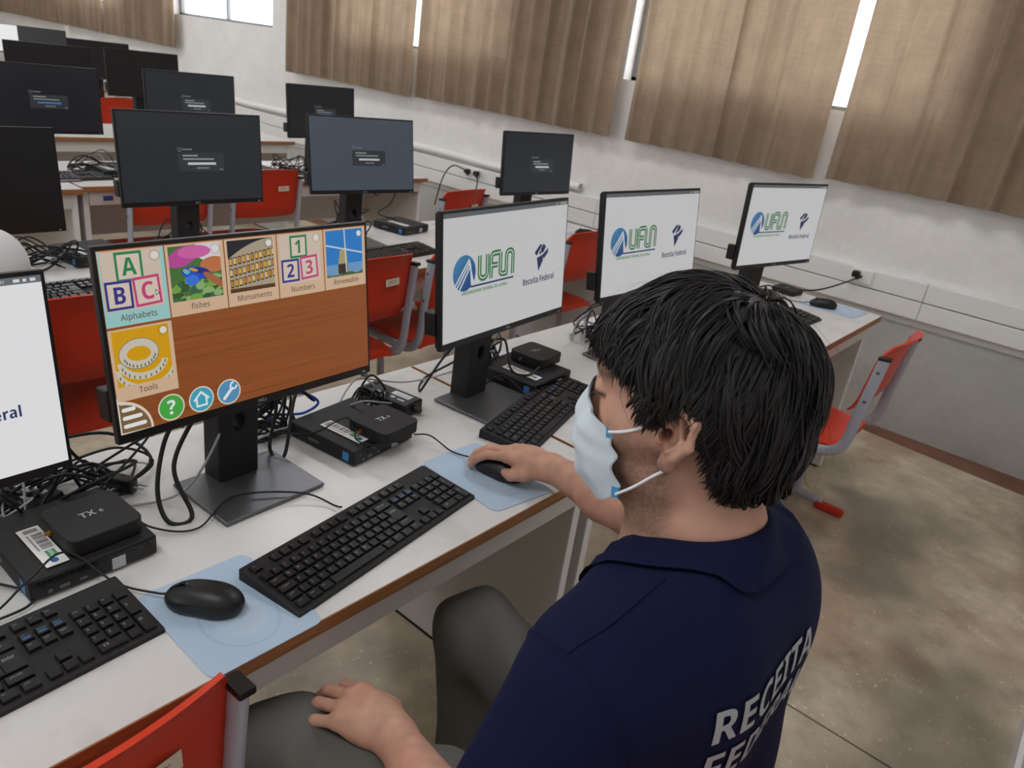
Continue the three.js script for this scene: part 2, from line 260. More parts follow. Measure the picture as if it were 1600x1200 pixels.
const texMenu = canvas(1280, 720, (g, w, h) => {
  const r = mulberry(5); g.fillStyle = '#9a5527'; g.fillRect(0, 0, w, h);
  for (let i = 0; i < 260; i++) { g.fillStyle = `rgba(${r() < 0.5 ? '70,34,10' : '196,120,62'},${0.03 + r() * 0.07})`; const y = r() * h; g.beginPath(); g.ellipse(r() * w, y, 150 + r() * 420, 1.5 + r() * 6, (r() - 0.5) * 0.02, 0, 7); g.fill(); }
  const W = 256, H = 236, tile = (i, j, name, sel, draw) => {
    const x = i * W + 2, y = j * 296 + 4; g.fillStyle = '#e6c3a2'; g.fillRect(x, y, W - 5, 286); if (sel) { g.fillStyle = '#a8dbd8'; g.fillRect(x, y + 226, W - 5, 60); g.fillRect(x + W - 22, y, 17, 286); g.fillRect(x, y, 8, 286); }
    g.save(); g.beginPath(); g.rect(x + 12, y + 6, W - 34, 222); g.clip(); g.translate(x + 12, y + 8); g.scale(1, 1.08); draw(); g.restore();
    g.fillStyle = '#5d4630'; g.font = '32px sans-serif'; g.textAlign = 'center'; g.fillText(name, x + W / 2, y + 266); g.textAlign = 'left';
    g.strokeStyle = 'rgba(120,110,100,.5)'; g.lineWidth = 5; g.setLineDash([4, 5]); g.beginPath(); g.arc(x + W - 42, y + 32, 20, 0, 7); g.stroke(); g.setLineDash([]); g.fillStyle = '#f1efec'; g.beginPath(); g.arc(x + W - 42, y + 32, 14, 0, 7); g.fill();
  };
  const block = (x, y, s, c, t, d = 0) => { g.save(); g.translate(x, y); g.rotate(d); g.fillStyle = '#ead7c6'; g.fillRect(0, 0, s, s); g.strokeStyle = c; g.lineWidth = 9; g.strokeRect(5, 5, s - 10, s - 10); g.fillStyle = c; g.font = `bold ${s * 0.82}px sans-serif`; g.textAlign = 'center'; g.fillText(t, s / 2, s * 0.79); g.restore(); };
  tile(0, 0, 'Alphabets', true, () => { g.fillStyle = '#e3d0be'; g.fillRect(0, 0, 240, 210); block(48, 0, 104, '#2d8a55', 'A'); block(0, 98, 102, '#3d3a8c', 'B'); block(104, 94, 106, '#d4477f', 'C', -0.05); });
  tile(1, 0, 'fishes', false, () => { g.fillStyle = '#4f7a3c'; g.fillRect(0, 0, 240, 210); const b = (c, x, y, rx, ry, a = 0) => { g.fillStyle = c; g.beginPath(); g.ellipse(x, y, rx, ry, a, 0, 7); g.fill(); };
    b('#e9e4ea', 200, 20, 90, 50); b('#c84fa4', 60, 40, 70, 34, -0.3); b('#e06bb4', 110, 26, 70, 24); b('#d07c4d', 190, 80, 60, 30); for (let i = 0; i < 60; i++) b(['#7fae4c', '#35602f', '#97bd7a', '#3f6b55'][i % 4], r() * 230, 130 + r() * 80, 8 + r() * 20, 6 + r() * 12); b('#2b53c9', 110, 105, 62, 24, 0.15); b('#3c7df0', 90, 130, 30, 20); b('#1b2f8a', 130, 98, 36, 10, 0.2); b('#52c7e8', 72, 98, 12, 9); b('#b96a44', 190, 140, 60, 14, 0.6); b('#e7a24e', 100, 92, 20, 6, 0.3); b('#fff', 62, 92, 6, 6); b('#111', 62, 92, 3, 3); });
  tile(2, 0, 'Monuments', false, () => { g.fillStyle = '#23242a'; g.fillRect(0, 0, 240, 210); g.fillStyle = '#b9aa92'; g.beginPath(); g.moveTo(0, 70); g.quadraticCurveTo(110, 0, 240, 0); g.lineTo(240, 190); g.lineTo(0, 190); g.fill();
    for (let row = 0; row < 3; row++) for (let i = 0; i < 11; i++) { const x = 4 + i * 21, y = 66 - i * 2.4 + row * 43; g.fillStyle = '#403020'; g.fillRect(x, y, 15, 32); g.fillStyle = ['#e9b24c', '#f4cf7a', '#c98b33'][(i + row) % 3]; g.beginPath(); g.arc(x + 7, y + 9, 6, Math.PI, 0); g.fill(); g.fillRect(x + 1, y + 9, 12, 18); } g.fillStyle = '#5f3f22'; g.fillRect(0, 188, 240, 30); });
  tile(3, 0, 'Numbers', false, () => { g.fillStyle = '#e3d0be'; g.fillRect(0, 0, 240, 210); block(54, 4, 94, '#2d8a55', '1'); block(4, 100, 96, '#3d3a8c', '2'); block(104, 96, 98, '#d4477f', '3', -0.05); });
  tile(4, 0, 'Renewable', false, () => { g.fillStyle = '#2c86d8'; g.fillRect(0, 0, 240, 210); g.fillStyle = '#77a7d6'; g.fillRect(0, 150, 240, 60); g.fillStyle = '#4f6a38'; g.beginPath(); g.moveTo(0, 190); for (let i = 0; i <= 12; i++) g.lineTo(i * 20, 186 + r() * 14); g.lineTo(240, 210); g.lineTo(0, 210); g.fill(); g.fillStyle = '#b7ad75'; g.beginPath(); g.moveTo(82, 90); g.lineTo(122, 82); g.lineTo(132, 190); g.lineTo(62, 190); g.fill(); g.fillStyle = '#3d3328'; g.fillRect(70, 150, 56, 44); g.strokeStyle = '#dfe3e8'; g.lineWidth = 7; g.beginPath(); g.moveTo(112, 0); g.lineTo(120, 190); g.moveTo(0, 62); g.lineTo(230, 112); g.stroke(); });
  tile(0, 1, 'Tools', false, () => { g.fillStyle = '#e8ab12'; g.fillRect(0, 0, 240, 210); for (let k = 0; k < 3; k++) { g.strokeStyle = '#ded6c3'; g.lineWidth = 30 - k * 4; g.beginPath(); g.ellipse(96 + k * 12, 92 + k * 26, 62 + k * 26, 42 + k * 18, 0.05, k ? 0.1 : 0, k ? 3.1 : 7); g.stroke(); g.fillStyle = '#4a4436'; for (let i = 1; i < 12; i++) { const a = i * 0.26; g.fillRect(96 + k * 12 + Math.cos(a) * (62 + k * 26), 92 + k * 26 + Math.sin(a) * (42 + k * 18), 4, 11); } } g.strokeStyle = '#8f8773'; g.lineWidth = 3; g.beginPath(); g.ellipse(96, 92, 78, 56, 0, 0, 7); g.stroke(); });
  const disc = (x, c) => { g.fillStyle = '#f3e7d8'; g.beginPath(); g.arc(x, 660, 57, 0, 7); g.fill(); g.fillStyle = c; g.beginPath(); g.arc(x, 660, 51, 0, 7); g.fill(); };
  g.fillStyle = '#f3e7d8'; g.beginPath(); g.moveTo(0, 720); g.lineTo(0, 566); g.arc(0, 716, 132, -1.5, 0.1); g.fill(); g.fillStyle = '#8a6a45'; g.beginPath(); g.moveTo(6, 714); g.lineTo(6, 592); g.arc(4, 716, 118, -1.5, 0.02); g.fill();
  g.strokeStyle = '#fff'; g.lineWidth = 17; g.lineCap = 'round'; for (const [y, l] of [[622, 60], [656, 84], [690, 98]]) { g.beginPath(); g.moveTo(22, y); g.lineTo(l, y); g.stroke(); }
  disc(213, '#4fb84c'); disc(346, '#45b4cf'); disc(476, '#5b9fcb'); g.fillStyle = '#fff'; g.font = 'bold 84px sans-serif'; g.textAlign = 'center'; g.fillText('?', 213, 690);
  g.lineWidth = 9; g.lineJoin = 'round'; g.strokeStyle = '#fff'; g.beginPath(); g.moveTo(314, 660); g.lineTo(346, 628); g.lineTo(378, 660); g.moveTo(324, 656); g.lineTo(324, 688); g.lineTo(368, 688); g.lineTo(368, 656); g.stroke(); g.lineWidth = 15; g.beginPath(); g.moveTo(452, 686); g.lineTo(490, 648); g.stroke(); g.lineWidth = 9; g.beginPath(); g.arc(500, 636, 15, 0.3, 4.6); g.stroke();
  g.strokeStyle = '#222'; g.fillStyle = '#fff'; g.lineWidth = 2; g.beginPath(); g.moveTo(206, 168); g.lineTo(206, 190); g.lineTo(212, 185); g.lineTo(220, 186); g.closePath(); g.fill(); g.stroke();
});
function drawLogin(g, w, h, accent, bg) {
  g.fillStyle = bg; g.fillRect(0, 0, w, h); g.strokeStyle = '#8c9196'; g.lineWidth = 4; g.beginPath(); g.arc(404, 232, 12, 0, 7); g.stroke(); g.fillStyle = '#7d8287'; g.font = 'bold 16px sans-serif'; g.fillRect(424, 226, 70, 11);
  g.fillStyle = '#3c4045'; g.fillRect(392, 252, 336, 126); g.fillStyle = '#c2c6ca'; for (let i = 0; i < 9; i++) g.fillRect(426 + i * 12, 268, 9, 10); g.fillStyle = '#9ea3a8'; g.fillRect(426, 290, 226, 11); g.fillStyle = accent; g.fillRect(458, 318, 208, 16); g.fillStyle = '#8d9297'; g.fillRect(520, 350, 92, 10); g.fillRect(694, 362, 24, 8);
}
const texLogin = canvas(1024, 576, (g, w, h) => drawLogin(g, w, h, '#e8eaec', '#2c3138')), texLoginBlue = canvas(1024, 576, (g, w, h) => drawLogin(g, w, h, '#4b8fd0', '#1d2026')), texLoginSheen = canvas(1024, 576, (g, w, h) => drawLogin(g, w, h, '#e8eaec', '#566170'));  // backgrounds lightened: room reflection on the dark screens painted into the glow
function glow(map, k, rough = 0.35) { return std(0x050506, rough, { emissive: 0xffffff, emissiveMap: map, emissiveIntensity: k }); }
const SCR = {
  loginSheen: glow(texLoginSheen, 0.6, 0.35), logos: glow(texLogos, 0.62), menu: glow(texMenu, 0.80), login: glow(texLogin, 0.7, 0.35), loginBlue: glow(texLoginBlue, 0.6, 0.3), off: std(0x121315, 0.4), grey: std(0x47494d, 0.45), white: std(0x050506, 0.4, { emissive: 0xffffff, emissiveIntensity: 0.95 }),
};
SCR.bright = glow(texLogos, 0.9);
// ---------- monitor ----------
const mg = (() => {
  const W = 0.4875, H = 0.289, aw = 0.4766, ah = 0.2681;
  const slot = new THREE.Shape(); const cw = 0.034, top = 0.30; slot.moveTo(-cw, 0); slot.lineTo(cw, 0); slot.lineTo(cw, top); slot.lineTo(-cw, top); slot.closePath();
  const hole = new THREE.Path(); hole.absellipse(0, 0.11, 0.017, 0.022, 0, Math.PI * 2, true); slot.holes.push(hole);
  return {
    W, H, aw, ah,
    base: merge([rbox(0.205, 0.007, 0.165, 0.003, 0, 0.0055, 0), box(0.19, 0.002, 0.15, 0, 0.001, 0)]),
    column: new THREE.ExtrudeGeometry(slot, { depth: 0.042, bevelEnabled: true, bevelSize: 0.006, bevelThickness: 0.006, bevelSegments: 3, curveSegments: 14 }).translate(0, 0.011, -0.05),
    panel: merge([rbox(W, H, 0.012, 0.002, 0, -0.0045, -0.0065), rbox(W * 0.985, H * 0.98, 0.012, 0.005, 0, -0.0045, -0.016)]),
    rear: rbox(W * 0.8, H * 0.62, 0.03, 0.012, 0, -0.03, -0.034), mount: rbox(0.12, 0.12, 0.03, 0.01, 0, 0.0, -0.055),
    screen: new THREE.PlaneGeometry(aw, ah).translate(0, 0, 0.0002),
    logo: textGeo('DELL', 0.0055), led: box(0.006, 0.0015, 0.001, 0, 0, 0), ports: rbox(0.02, 0.05, 0.03, 0.003, 0, 0, 0),
  };
})();
function monitor(x, y, z, yaw, tilt, screen, label, group, by = 0.75) {     // x, y, z: middle of the lit area
  const m = thing('computer_monitor', label, 'monitor', [x, by, z], yaw, group);
  const bz = -0.018; const st = part(m, 'stand_base', mg.base, M.grayMetal, 'flat grey metal foot'); st.position.z = bz;
  const c = part(m, 'stand_column', mg.column, M.blackMatte, 'black column with a cable hole'); c.position.z = bz - 0.03;
  const p = part(m, 'display_housing', mg.panel, M.bezel); p.position.y = y - by; p.rotation.x = tilt;
  part(p, 'screen', mg.screen, screen); part(p, 'rear_cover', mg.rear, M.blackMatte); part(p, 'mount_plate', mg.mount, M.blackMatte);
  const l = part(p, 'maker_mark', mg.logo, M.silver, 'small silver lettering'); l.position.set(0, -mg.ah / 2 - 0.0075, 0.0002);
  const e = part(p, 'power_light', mg.led, M.white); e.position.set(mg.W / 2 - 0.018, -mg.ah / 2 - 0.0095, 0.0003);
  const q = part(p, 'port_block', mg.ports, M.black); q.position.set(-mg.W / 2 + 0.008, -mg.H * 0.32, -0.03);
  return m;
}
// ---------- keyboard ----------
const legends = [];
const keyDefs = (() => {          // [x, z, w, d, text, colour], in key units, z down the board
  const k = [], row = (z, x, list) => { for (const it of list) { const [t, w = 1, c] = Array.isArray(it) ? it : [it]; if (t !== null) k.push([x, z, w, 1, t, c]); x += w; } };
  row(0, 0, ['esc', [null, 1], 'f1', 'f2', 'f3', 'f4', [null, 0.5], 'f5', 'f6', 'f7', 'f8', [null, 0.5], 'f9', 'f10', 'f11', 'f12']);
  row(0, 15.25, ['prt', 'scr', 'pse']);
  row(1.3, 0, ["'", '1', '2', '3', '4', '5', '6', '7', '8', '9', '0', '-', '=', ['bksp', 2]]);
  row(2.3, 0, [['tab', 1.5], 'Q', 'W', 'E', 'R', 'T', 'Y', 'U', 'I', 'O', 'P', '´', '[']);
  row(3.3, 0, [['caps', 1.75], 'A', 'S', 'D', 'F', 'G', 'H', 'J', 'K', 'L', 'Ç', '~', ']']);
  row(4.3, 0, [['shift', 1.25], '\\', 'Z', 'X', 'C', 'V', 'B', 'N', 'M', ',', '.', ';', '/', ['shift', 1.75]]);
  row(5.3, 0, [['ctrl', 1.25], ['win', 1.25], ['alt', 1.25], ['', 6.25], ['altgr', 1.25], ['win', 1.25], ['fn', 1.25], ['ctrl', 1.25]]);
  row(1.3, 15.25, [['ins', 1, 1], ['home', 1, 1], ['pgup', 1, 1]]); row(2.3, 15.25, ['del', 'end', 'pgdn']); row(4.3, 16.25, ['↑']); row(5.3, 15.25, ['←', '↓', '→']);
  row(1.3, 18.5, ['num', '/', '*', '-']); row(2.3, 18.5, ['7', '8', '9']); row(3.3, 18.5, ['4', '5', '6']); row(4.3, 18.5, ['1', '2', '3']); row(5.3, 18.5, [['0', 2], '.']);
  k.push([21.5, 2.3, 1, 2, '+'], [21.5, 4.3, 1, 2, 'ent'], [13.5, 2.3, 1.5, 2, 'enter']);
  return k;
})();
const keyTex = canvas(960, 512, (g, w, h) => {
  g.fillStyle = '#151618'; g.fillRect(0, 0, w, h);
  keyDefs.forEach((k, i) => { const x = (i % 15) * 64, y = Math.floor(i / 15) * 64; g.fillStyle = k[5] ? '#5f9bd8' : '#aeb4b8'; const t = k[4]; g.font = `${t.length > 1 ? 15 : 25}px sans-serif`; g.fillText(t, x + 12, y + (t.length > 1 ? 24 : 32)); if (k[5]) { g.fillStyle = '#2f62a0'; g.fillRect(x + 10, y + 34, 40, 12); } });
});
M.key = std(0xffffff, 0.36, { map: keyTex });
function keyGeo(w, d, i) {         // bevelled key cap with its own patch of the legend sheet
  const u = 0.01905, W = w * u - 0.0032, D = d * u - 0.0032, h = 0.0072, rings = [[0, 0], [0.0007, 0.0056], [0.0014, h]], p = [], uv = [], id = [];
  const cx = (i % 15) / 15, cy = 1 - Math.floor(i / 15) / 8, dark = [cx + 0.0625, cy - 0.117];
  for (const [s, y] of rings) for (const [a, b] of [[-1, -1], [1, -1], [1, 1], [-1, 1]]) { p.push(a * (W / 2 - s), y, b * (D / 2 - s)); uv.push(...dark); }
  for (let r = 0; r < 2; r++) for (let k = 0; k < 4; k++) { const a = r * 4 + k, b = r * 4 + (k + 1) % 4; id.push(a, a + 4, b, b, a + 4, b + 4); }
  const n = p.length / 3, s = 0.0014; for (const [a, b] of [[-1, -1], [1, -1], [1, 1], [-1, 1]]) { p.push(a * (W / 2 - s), h, b * (D / 2 - s)); const eu = Math.min(w, 1.4) / 1.4, ev = Math.min(d, 1.4) / 1.4; uv.push(cx + (a < 0 ? 0.004 : 0.004 + 0.058), cy - (b < 0 ? 0.006 : 0.112)); }
  id.push(n, n + 2, n + 1, n, n + 3, n + 2);
  let g = new THREE.BufferGeometry(); g.setAttribute('position', new THREE.Float32BufferAttribute(p, 3)); g.setAttribute('uv', new THREE.Float32BufferAttribute(uv, 2)); g.setIndex(id); g = g.toNonIndexed(); g.computeVertexNormals(); return g;
}
const KB = { W: 0.4425, D: 0.127 };
const keyboardProto = (() => {
  const s = new THREE.Shape(); s.moveTo(-KB.D / 2, 0); s.lineTo(KB.D / 2, 0); s.lineTo(KB.D / 2, 0.0172); s.lineTo(KB.D / 2 - 0.004, 0.0182); s.lineTo(-KB.D / 2 + 0.002, 0.0052); s.lineTo(-KB.D / 2, 0.004); s.closePath();
  const body = new THREE.ExtrudeGeometry(s, { depth: KB.W - 0.004, bevelEnabled: true, bevelSize: 0.0015, bevelThickness: 0.002, bevelSegments: 2 }).translate(0, 0.0016, -KB.W / 2 + 0.002).rotateY(Math.PI / 2);
  const slope = Math.atan2(0.013, KB.D - 0.006), u = 0.01905;
  const keys = keyDefs.map((k, i) => { const [x, z, w, d] = k; const g = keyGeo(w, d, i).rotateX(slope); const px = -KB.W / 2 + 0.0075 + (x + w / 2) * u, pz = -KB.D / 2 + 0.0075 + (z + d / 2) * 0.0183; const py = 0.0197 - (pz + KB.D / 2 - 0.004) * Math.tan(slope); return [g, px, py - 0.0006, pz]; });
  return { body, keys };
})();
function keyboard(x, z, yaw, label, y = 0.7502, group) {
  const k = thing('keyboard', label, 'keyboard', [x, y, z], yaw, group);
  part(k, 'keyboard_body', keyboardProto.body, M.blackMatte);
  for (const [g, px, py, pz] of keyboardProto.keys) { const o = part(k, 'key', g, M.key); o.position.set(px, py, pz); }
  return k;
}
// ---------- mouse ----------
const mouseBody = (() => {
  const g = new THREE.SphereGeometry(1, 40, 28), p = g.attributes.position;
  for (let i = 0; i < p.count; i++) {
    let x = p.getX(i), y = p.getY(i), z = p.getZ(i);
    const yy = y < 0 ? Math.max(y, -0.42) : y, sq = 1 - 0.1 * z * z, waist = 1 - 0.13 * Math.exp(-Math.pow((z + 0.05) / 0.35, 2)) * (y < 0.3 ? 1 : 0.4);
    const nx = Math.sign(x) * Math.pow(Math.abs(x), 0.85) * 0.0315 * waist * sq, ny = (yy + 0.42) * 0.0255 * (1 + 0.12 * z), nz = Math.sign(z) * Math.pow(Math.abs(z), 0.9) * 0.057;
    p.setXYZ(i, nx, ny, nz);
  }
  g.computeVertexNormals(); return g;
})();
function mouse(x, z, yaw, cablePts, label, y = 0.7535) {
  const m = thing('computer_mouse', label, 'mouse', [x, y, z], yaw);
  part(m, 'mouse_body', mouseBody, M.mouse);
  part(m, 'scroll_wheel', new THREE.CylinderGeometry(0.009, 0.009, 0.006, 18).rotateZ(Math.PI / 2).translate(0, 0.0262, -0.030), M.blackGloss);
  part(m, 'button_groove', tube([[0, 0.0205, -0.0505], [0, 0.0272, -0.042], [0, 0.0325, -0.022], [0, 0.0353, -0.006]], 0.0008, 16, 5), M.blackGloss);
  if (cablePts) { m.updateMatrixWorld(true); const inv = m.matrixWorld.clone().invert(); part(m, 'mouse_cable', tube([[0, 0.011, -0.055], [0, 0.008, -0.07], ...cablePts.map((q) => V(...q).applyMatrix4(inv))], 0.0017, 60, 6), M.cable); }
  return m;
}
// ---------- mouse pad ----------
const padTex = canvas(256, 320, (g, w, h) => { g.fillStyle = '#b4cbe0'; g.fillRect(0, 0, w, h); g.strokeStyle = '#a9c2da'; g.lineWidth = 5; g.beginPath(); g.ellipse(130, 190, 74, 80, 0, 0, 7); g.stroke(); g.fillStyle = '#bacfe2'; g.beginPath(); g.ellipse(130, 190, 52, 56, 0, 0, 7); g.fill(); });
const padMat = phys(0xffffff, 0.35, { map: padTex });
function mousePad(c, label) {       // four corners on the desk: back left, back right, front right, front left
  const cx = (c[0][0] + c[1][0] + c[2][0] + c[3][0]) / 4, cz = (c[0][1] + c[1][1] + c[2][1] + c[3][1]) / 4, s = new THREE.Shape(), r = 0.14;
  const q = c.map(([x, z]) => new THREE.Vector2(x - cx, -(z - cz)));
  for (let i = 0; i < 4; i++) { const a = q[(i + 3) % 4], b = q[i], d = q[(i + 1) % 4], p0 = b.clone().lerp(a, r * 0.7), p1 = b.clone().lerp(d, r * 0.7); if (i) s.lineTo(p0.x, p0.y); else s.moveTo(p0.x, p0.y); s.quadraticCurveTo(b.x, b.y, p1.x, p1.y); }
  const g = new THREE.ExtrudeGeometry(s, { depth: 0.0016, bevelEnabled: false, curveSegments: 8 }).rotateX(-Math.PI / 2), p = g.attributes.position, uv = g.attributes.uv;
  for (let i = 0; i < p.count; i++) uv.setXY(i, p.getX(i) / 0.18 + 0.5, -p.getZ(i) / 0.24 + 0.5);
  return single('mouse_pad', g, padMat, label, 'mouse pad', null, [cx, 0.7503, cz]);
}
// ---------- mini computer, TV box, adapter ----------
const tagTex = canvas(256, 80, (g, w, h) => { g.fillStyle = '#f2f2ee'; g.fillRect(0, 0, w, h); const r = mulberry(3); g.fillStyle = '#4c4c50'; for (let x = 46; x < 150;) { const b = 1 + Math.floor(r() * 4); g.fillRect(x, 8, b, 40); x += b + 1 + Math.floor(r() * 3); } g.fillStyle = '#77777c'; for (let i = 0; i < 12; i++) g.fillRect(46 + i * 9, 56, 6, 8); g.fillStyle = '#8a8a90'; g.fillRect(10, 12, 24, 50); g.fillStyle = '#4f9f68'; g.fillRect(162, 14, 48, 34); g.fillStyle = '#2b68a8'; g.beginPath(); g.arc(226, 40, 14, 0, 7); g.fill(); g.fillStyle = '#e9f4ec'; g.font = 'bold 20px sans-serif'; g.fillText('UFLA', 163, 38, 46); });
const tagMat = std(0xffffff, 0.5, { map: tagTex });
const chipMat = std(0x2f7fc4, 0.4);
function miniPC(x, z, yaw, label, y = 0.7503) {
  const c = thing('mini_computer', label, 'computer', [x, y, z], yaw), W = 0.178, H = 0.0355, D = 0.182;
  part(c, 'case_body', merge([rbox(W, H - 0.003, D, 0.003, 0, H / 2 + 0.0015, 0), box(W - 0.03, 0.003, D - 0.03, 0, 0.0015, 0)]), M.blackMatte);
  const f = part(c, 'front_panel', rbox(W - 0.004, H - 0.007, 0.003, 0.001, 0, H / 2 + 0.001, D / 2), M.black), holes = [];
  for (let i = 0; i < 22; i++) for (let j = 0; j < 2; j++) holes.push(box(0.0046, 0.0042, 0.001, -W / 2 + 0.012 + i * 0.0073 + (j % 2) * 0.0035, H - 0.006 - j * 0.006, D / 2 + 0.0016));
  part(f, 'vent_grille', merge(holes), M.blackGloss); part(f, 'port', merge([box(0.013, 0.006, 0.0012, -0.045, 0.012, D / 2 + 0.0016), box(0.010, 0.004, 0.0012, -0.02, 0.012, D / 2 + 0.0016), box(0.006, 0.006, 0.0012, -0.064, 0.012, D / 2 + 0.0016)]), M.grayMetal);
  part(f, 'maker_badge', rbox(0.02, 0.02, 0.002, 0.001, 0.03, 0.015, D / 2 + 0.0018), M.silver, 'square silver badge');
  part(c, 'chip_sticker', box(0.0006, 0.018, 0.016, -W / 2 - 0.0002, H / 2, D / 2 - 0.022), chipMat, 'small blue sticker');
  const t = part(c, 'asset_tag', new THREE.PlaneGeometry(0.11, 0.03).rotateX(-Math.PI / 2).rotateY(-0.5 * Math.PI).translate(-W / 2 + 0.045, H + 0.0022, 0.02), tagMat, 'white asset sticker with bar code');
  part(c, 'side_slot', box(0.0006, 0.006, 0.03, -W / 2 - 0.0002, H / 2, -0.02), M.grayMetal);
  return c;
}
function tvBox(x, z, yaw, label, y = 0.7870, h = 0.026, w = 0.104) {
  const c = thing('tv_box', label, 'TV box', [x, y, z], yaw), s = new THREE.Shape(), a = w / 2, r = 0.016;
  s.moveTo(-a + r, -a); s.lineTo(a - r, -a); s.quadraticCurveTo(a, -a, a, -a + r); s.lineTo(a, a - r); s.quadraticCurveTo(a, a, a - r, a); s.lineTo(-a + r, a); s.quadraticCurveTo(-a, a, -a, a - r); s.lineTo(-a, -a + r); s.quadraticCurveTo(-a, -a, -a + r, -a);
  part(c, 'box_shell', new THREE.ExtrudeGeometry(s, { depth: h - 0.004, bevelEnabled: true, bevelSize: 0.0016, bevelThickness: 0.002, bevelSegments: 3, curveSegments: 8 }).rotateX(-Math.PI / 2).translate(0, 0.002, 0), M.blackMatte);
  part(c, 'box_mark', merge([textGeo('TX', 0.014).translate(-0.004, 0, 0), textGeo('6', 0.008).translate(0.015, -0.002, 0)]).rotateX(-Math.PI / 2).translate(0, h + 0.0004, -0.004), M.silver, 'silver lettering');
  part(c, 'antenna_socket', merge([new THREE.CylinderGeometry(0.0032, 0.0032, 0.009, 10).rotateZ(Math.PI / 2).translate(-a - 0.0055, h * 0.45, -0.012), new THREE.CylinderGeometry(0.0045, 0.0045, 0.003, 10).rotateZ(Math.PI / 2).translate(-a - 0.003, h * 0.45, -0.012)]), M.gold, 'brass aerial socket');
  return c;
}
const adTex = canvas(128, 64, (g) => { g.fillStyle = '#121213'; g.fillRect(0, 0, 128, 64); g.fillStyle = '#dfe6ea'; g.fillRect(8, 30, 66, 26); g.fillStyle = '#8fa6b4'; g.fillRect(14, 36, 40, 4); g.fillRect(14, 44, 50, 3); g.fillStyle = '#cfcfd2'; g.fillRect(10, 8, 26, 8); g.fillRect(46, 8, 16, 12); g.fillRect(84, 12, 30, 6); });
const adMat = std(0xffffff, 0.45, { map: adTex });
function adapter(x, z, yaw, label, y = 0.7503, pitch = 0) {
  const c = thing('power_adapter', label, 'adapter', [x, y, z], yaw); c.rotation.z = pitch;
  part(c, 'adapter_case', rbox(0.062, 0.032, 0.145, 0.005, 0, 0.016, 0), M.black); part(c, 'rating_label', new THREE.PlaneGeometry(0.1, 0.048).rotateX(-Math.PI / 2).rotateY(Math.PI / 2).translate(0, 0.0324, 0.01), adMat, 'printed rating label'); part(c, 'cord_inlet', cyl(0.006, 0.008, 0.02, 0, 0, 0).rotateX(Math.PI / 2).translate(0, 0.016, 0.08), M.black);
  return c;
}
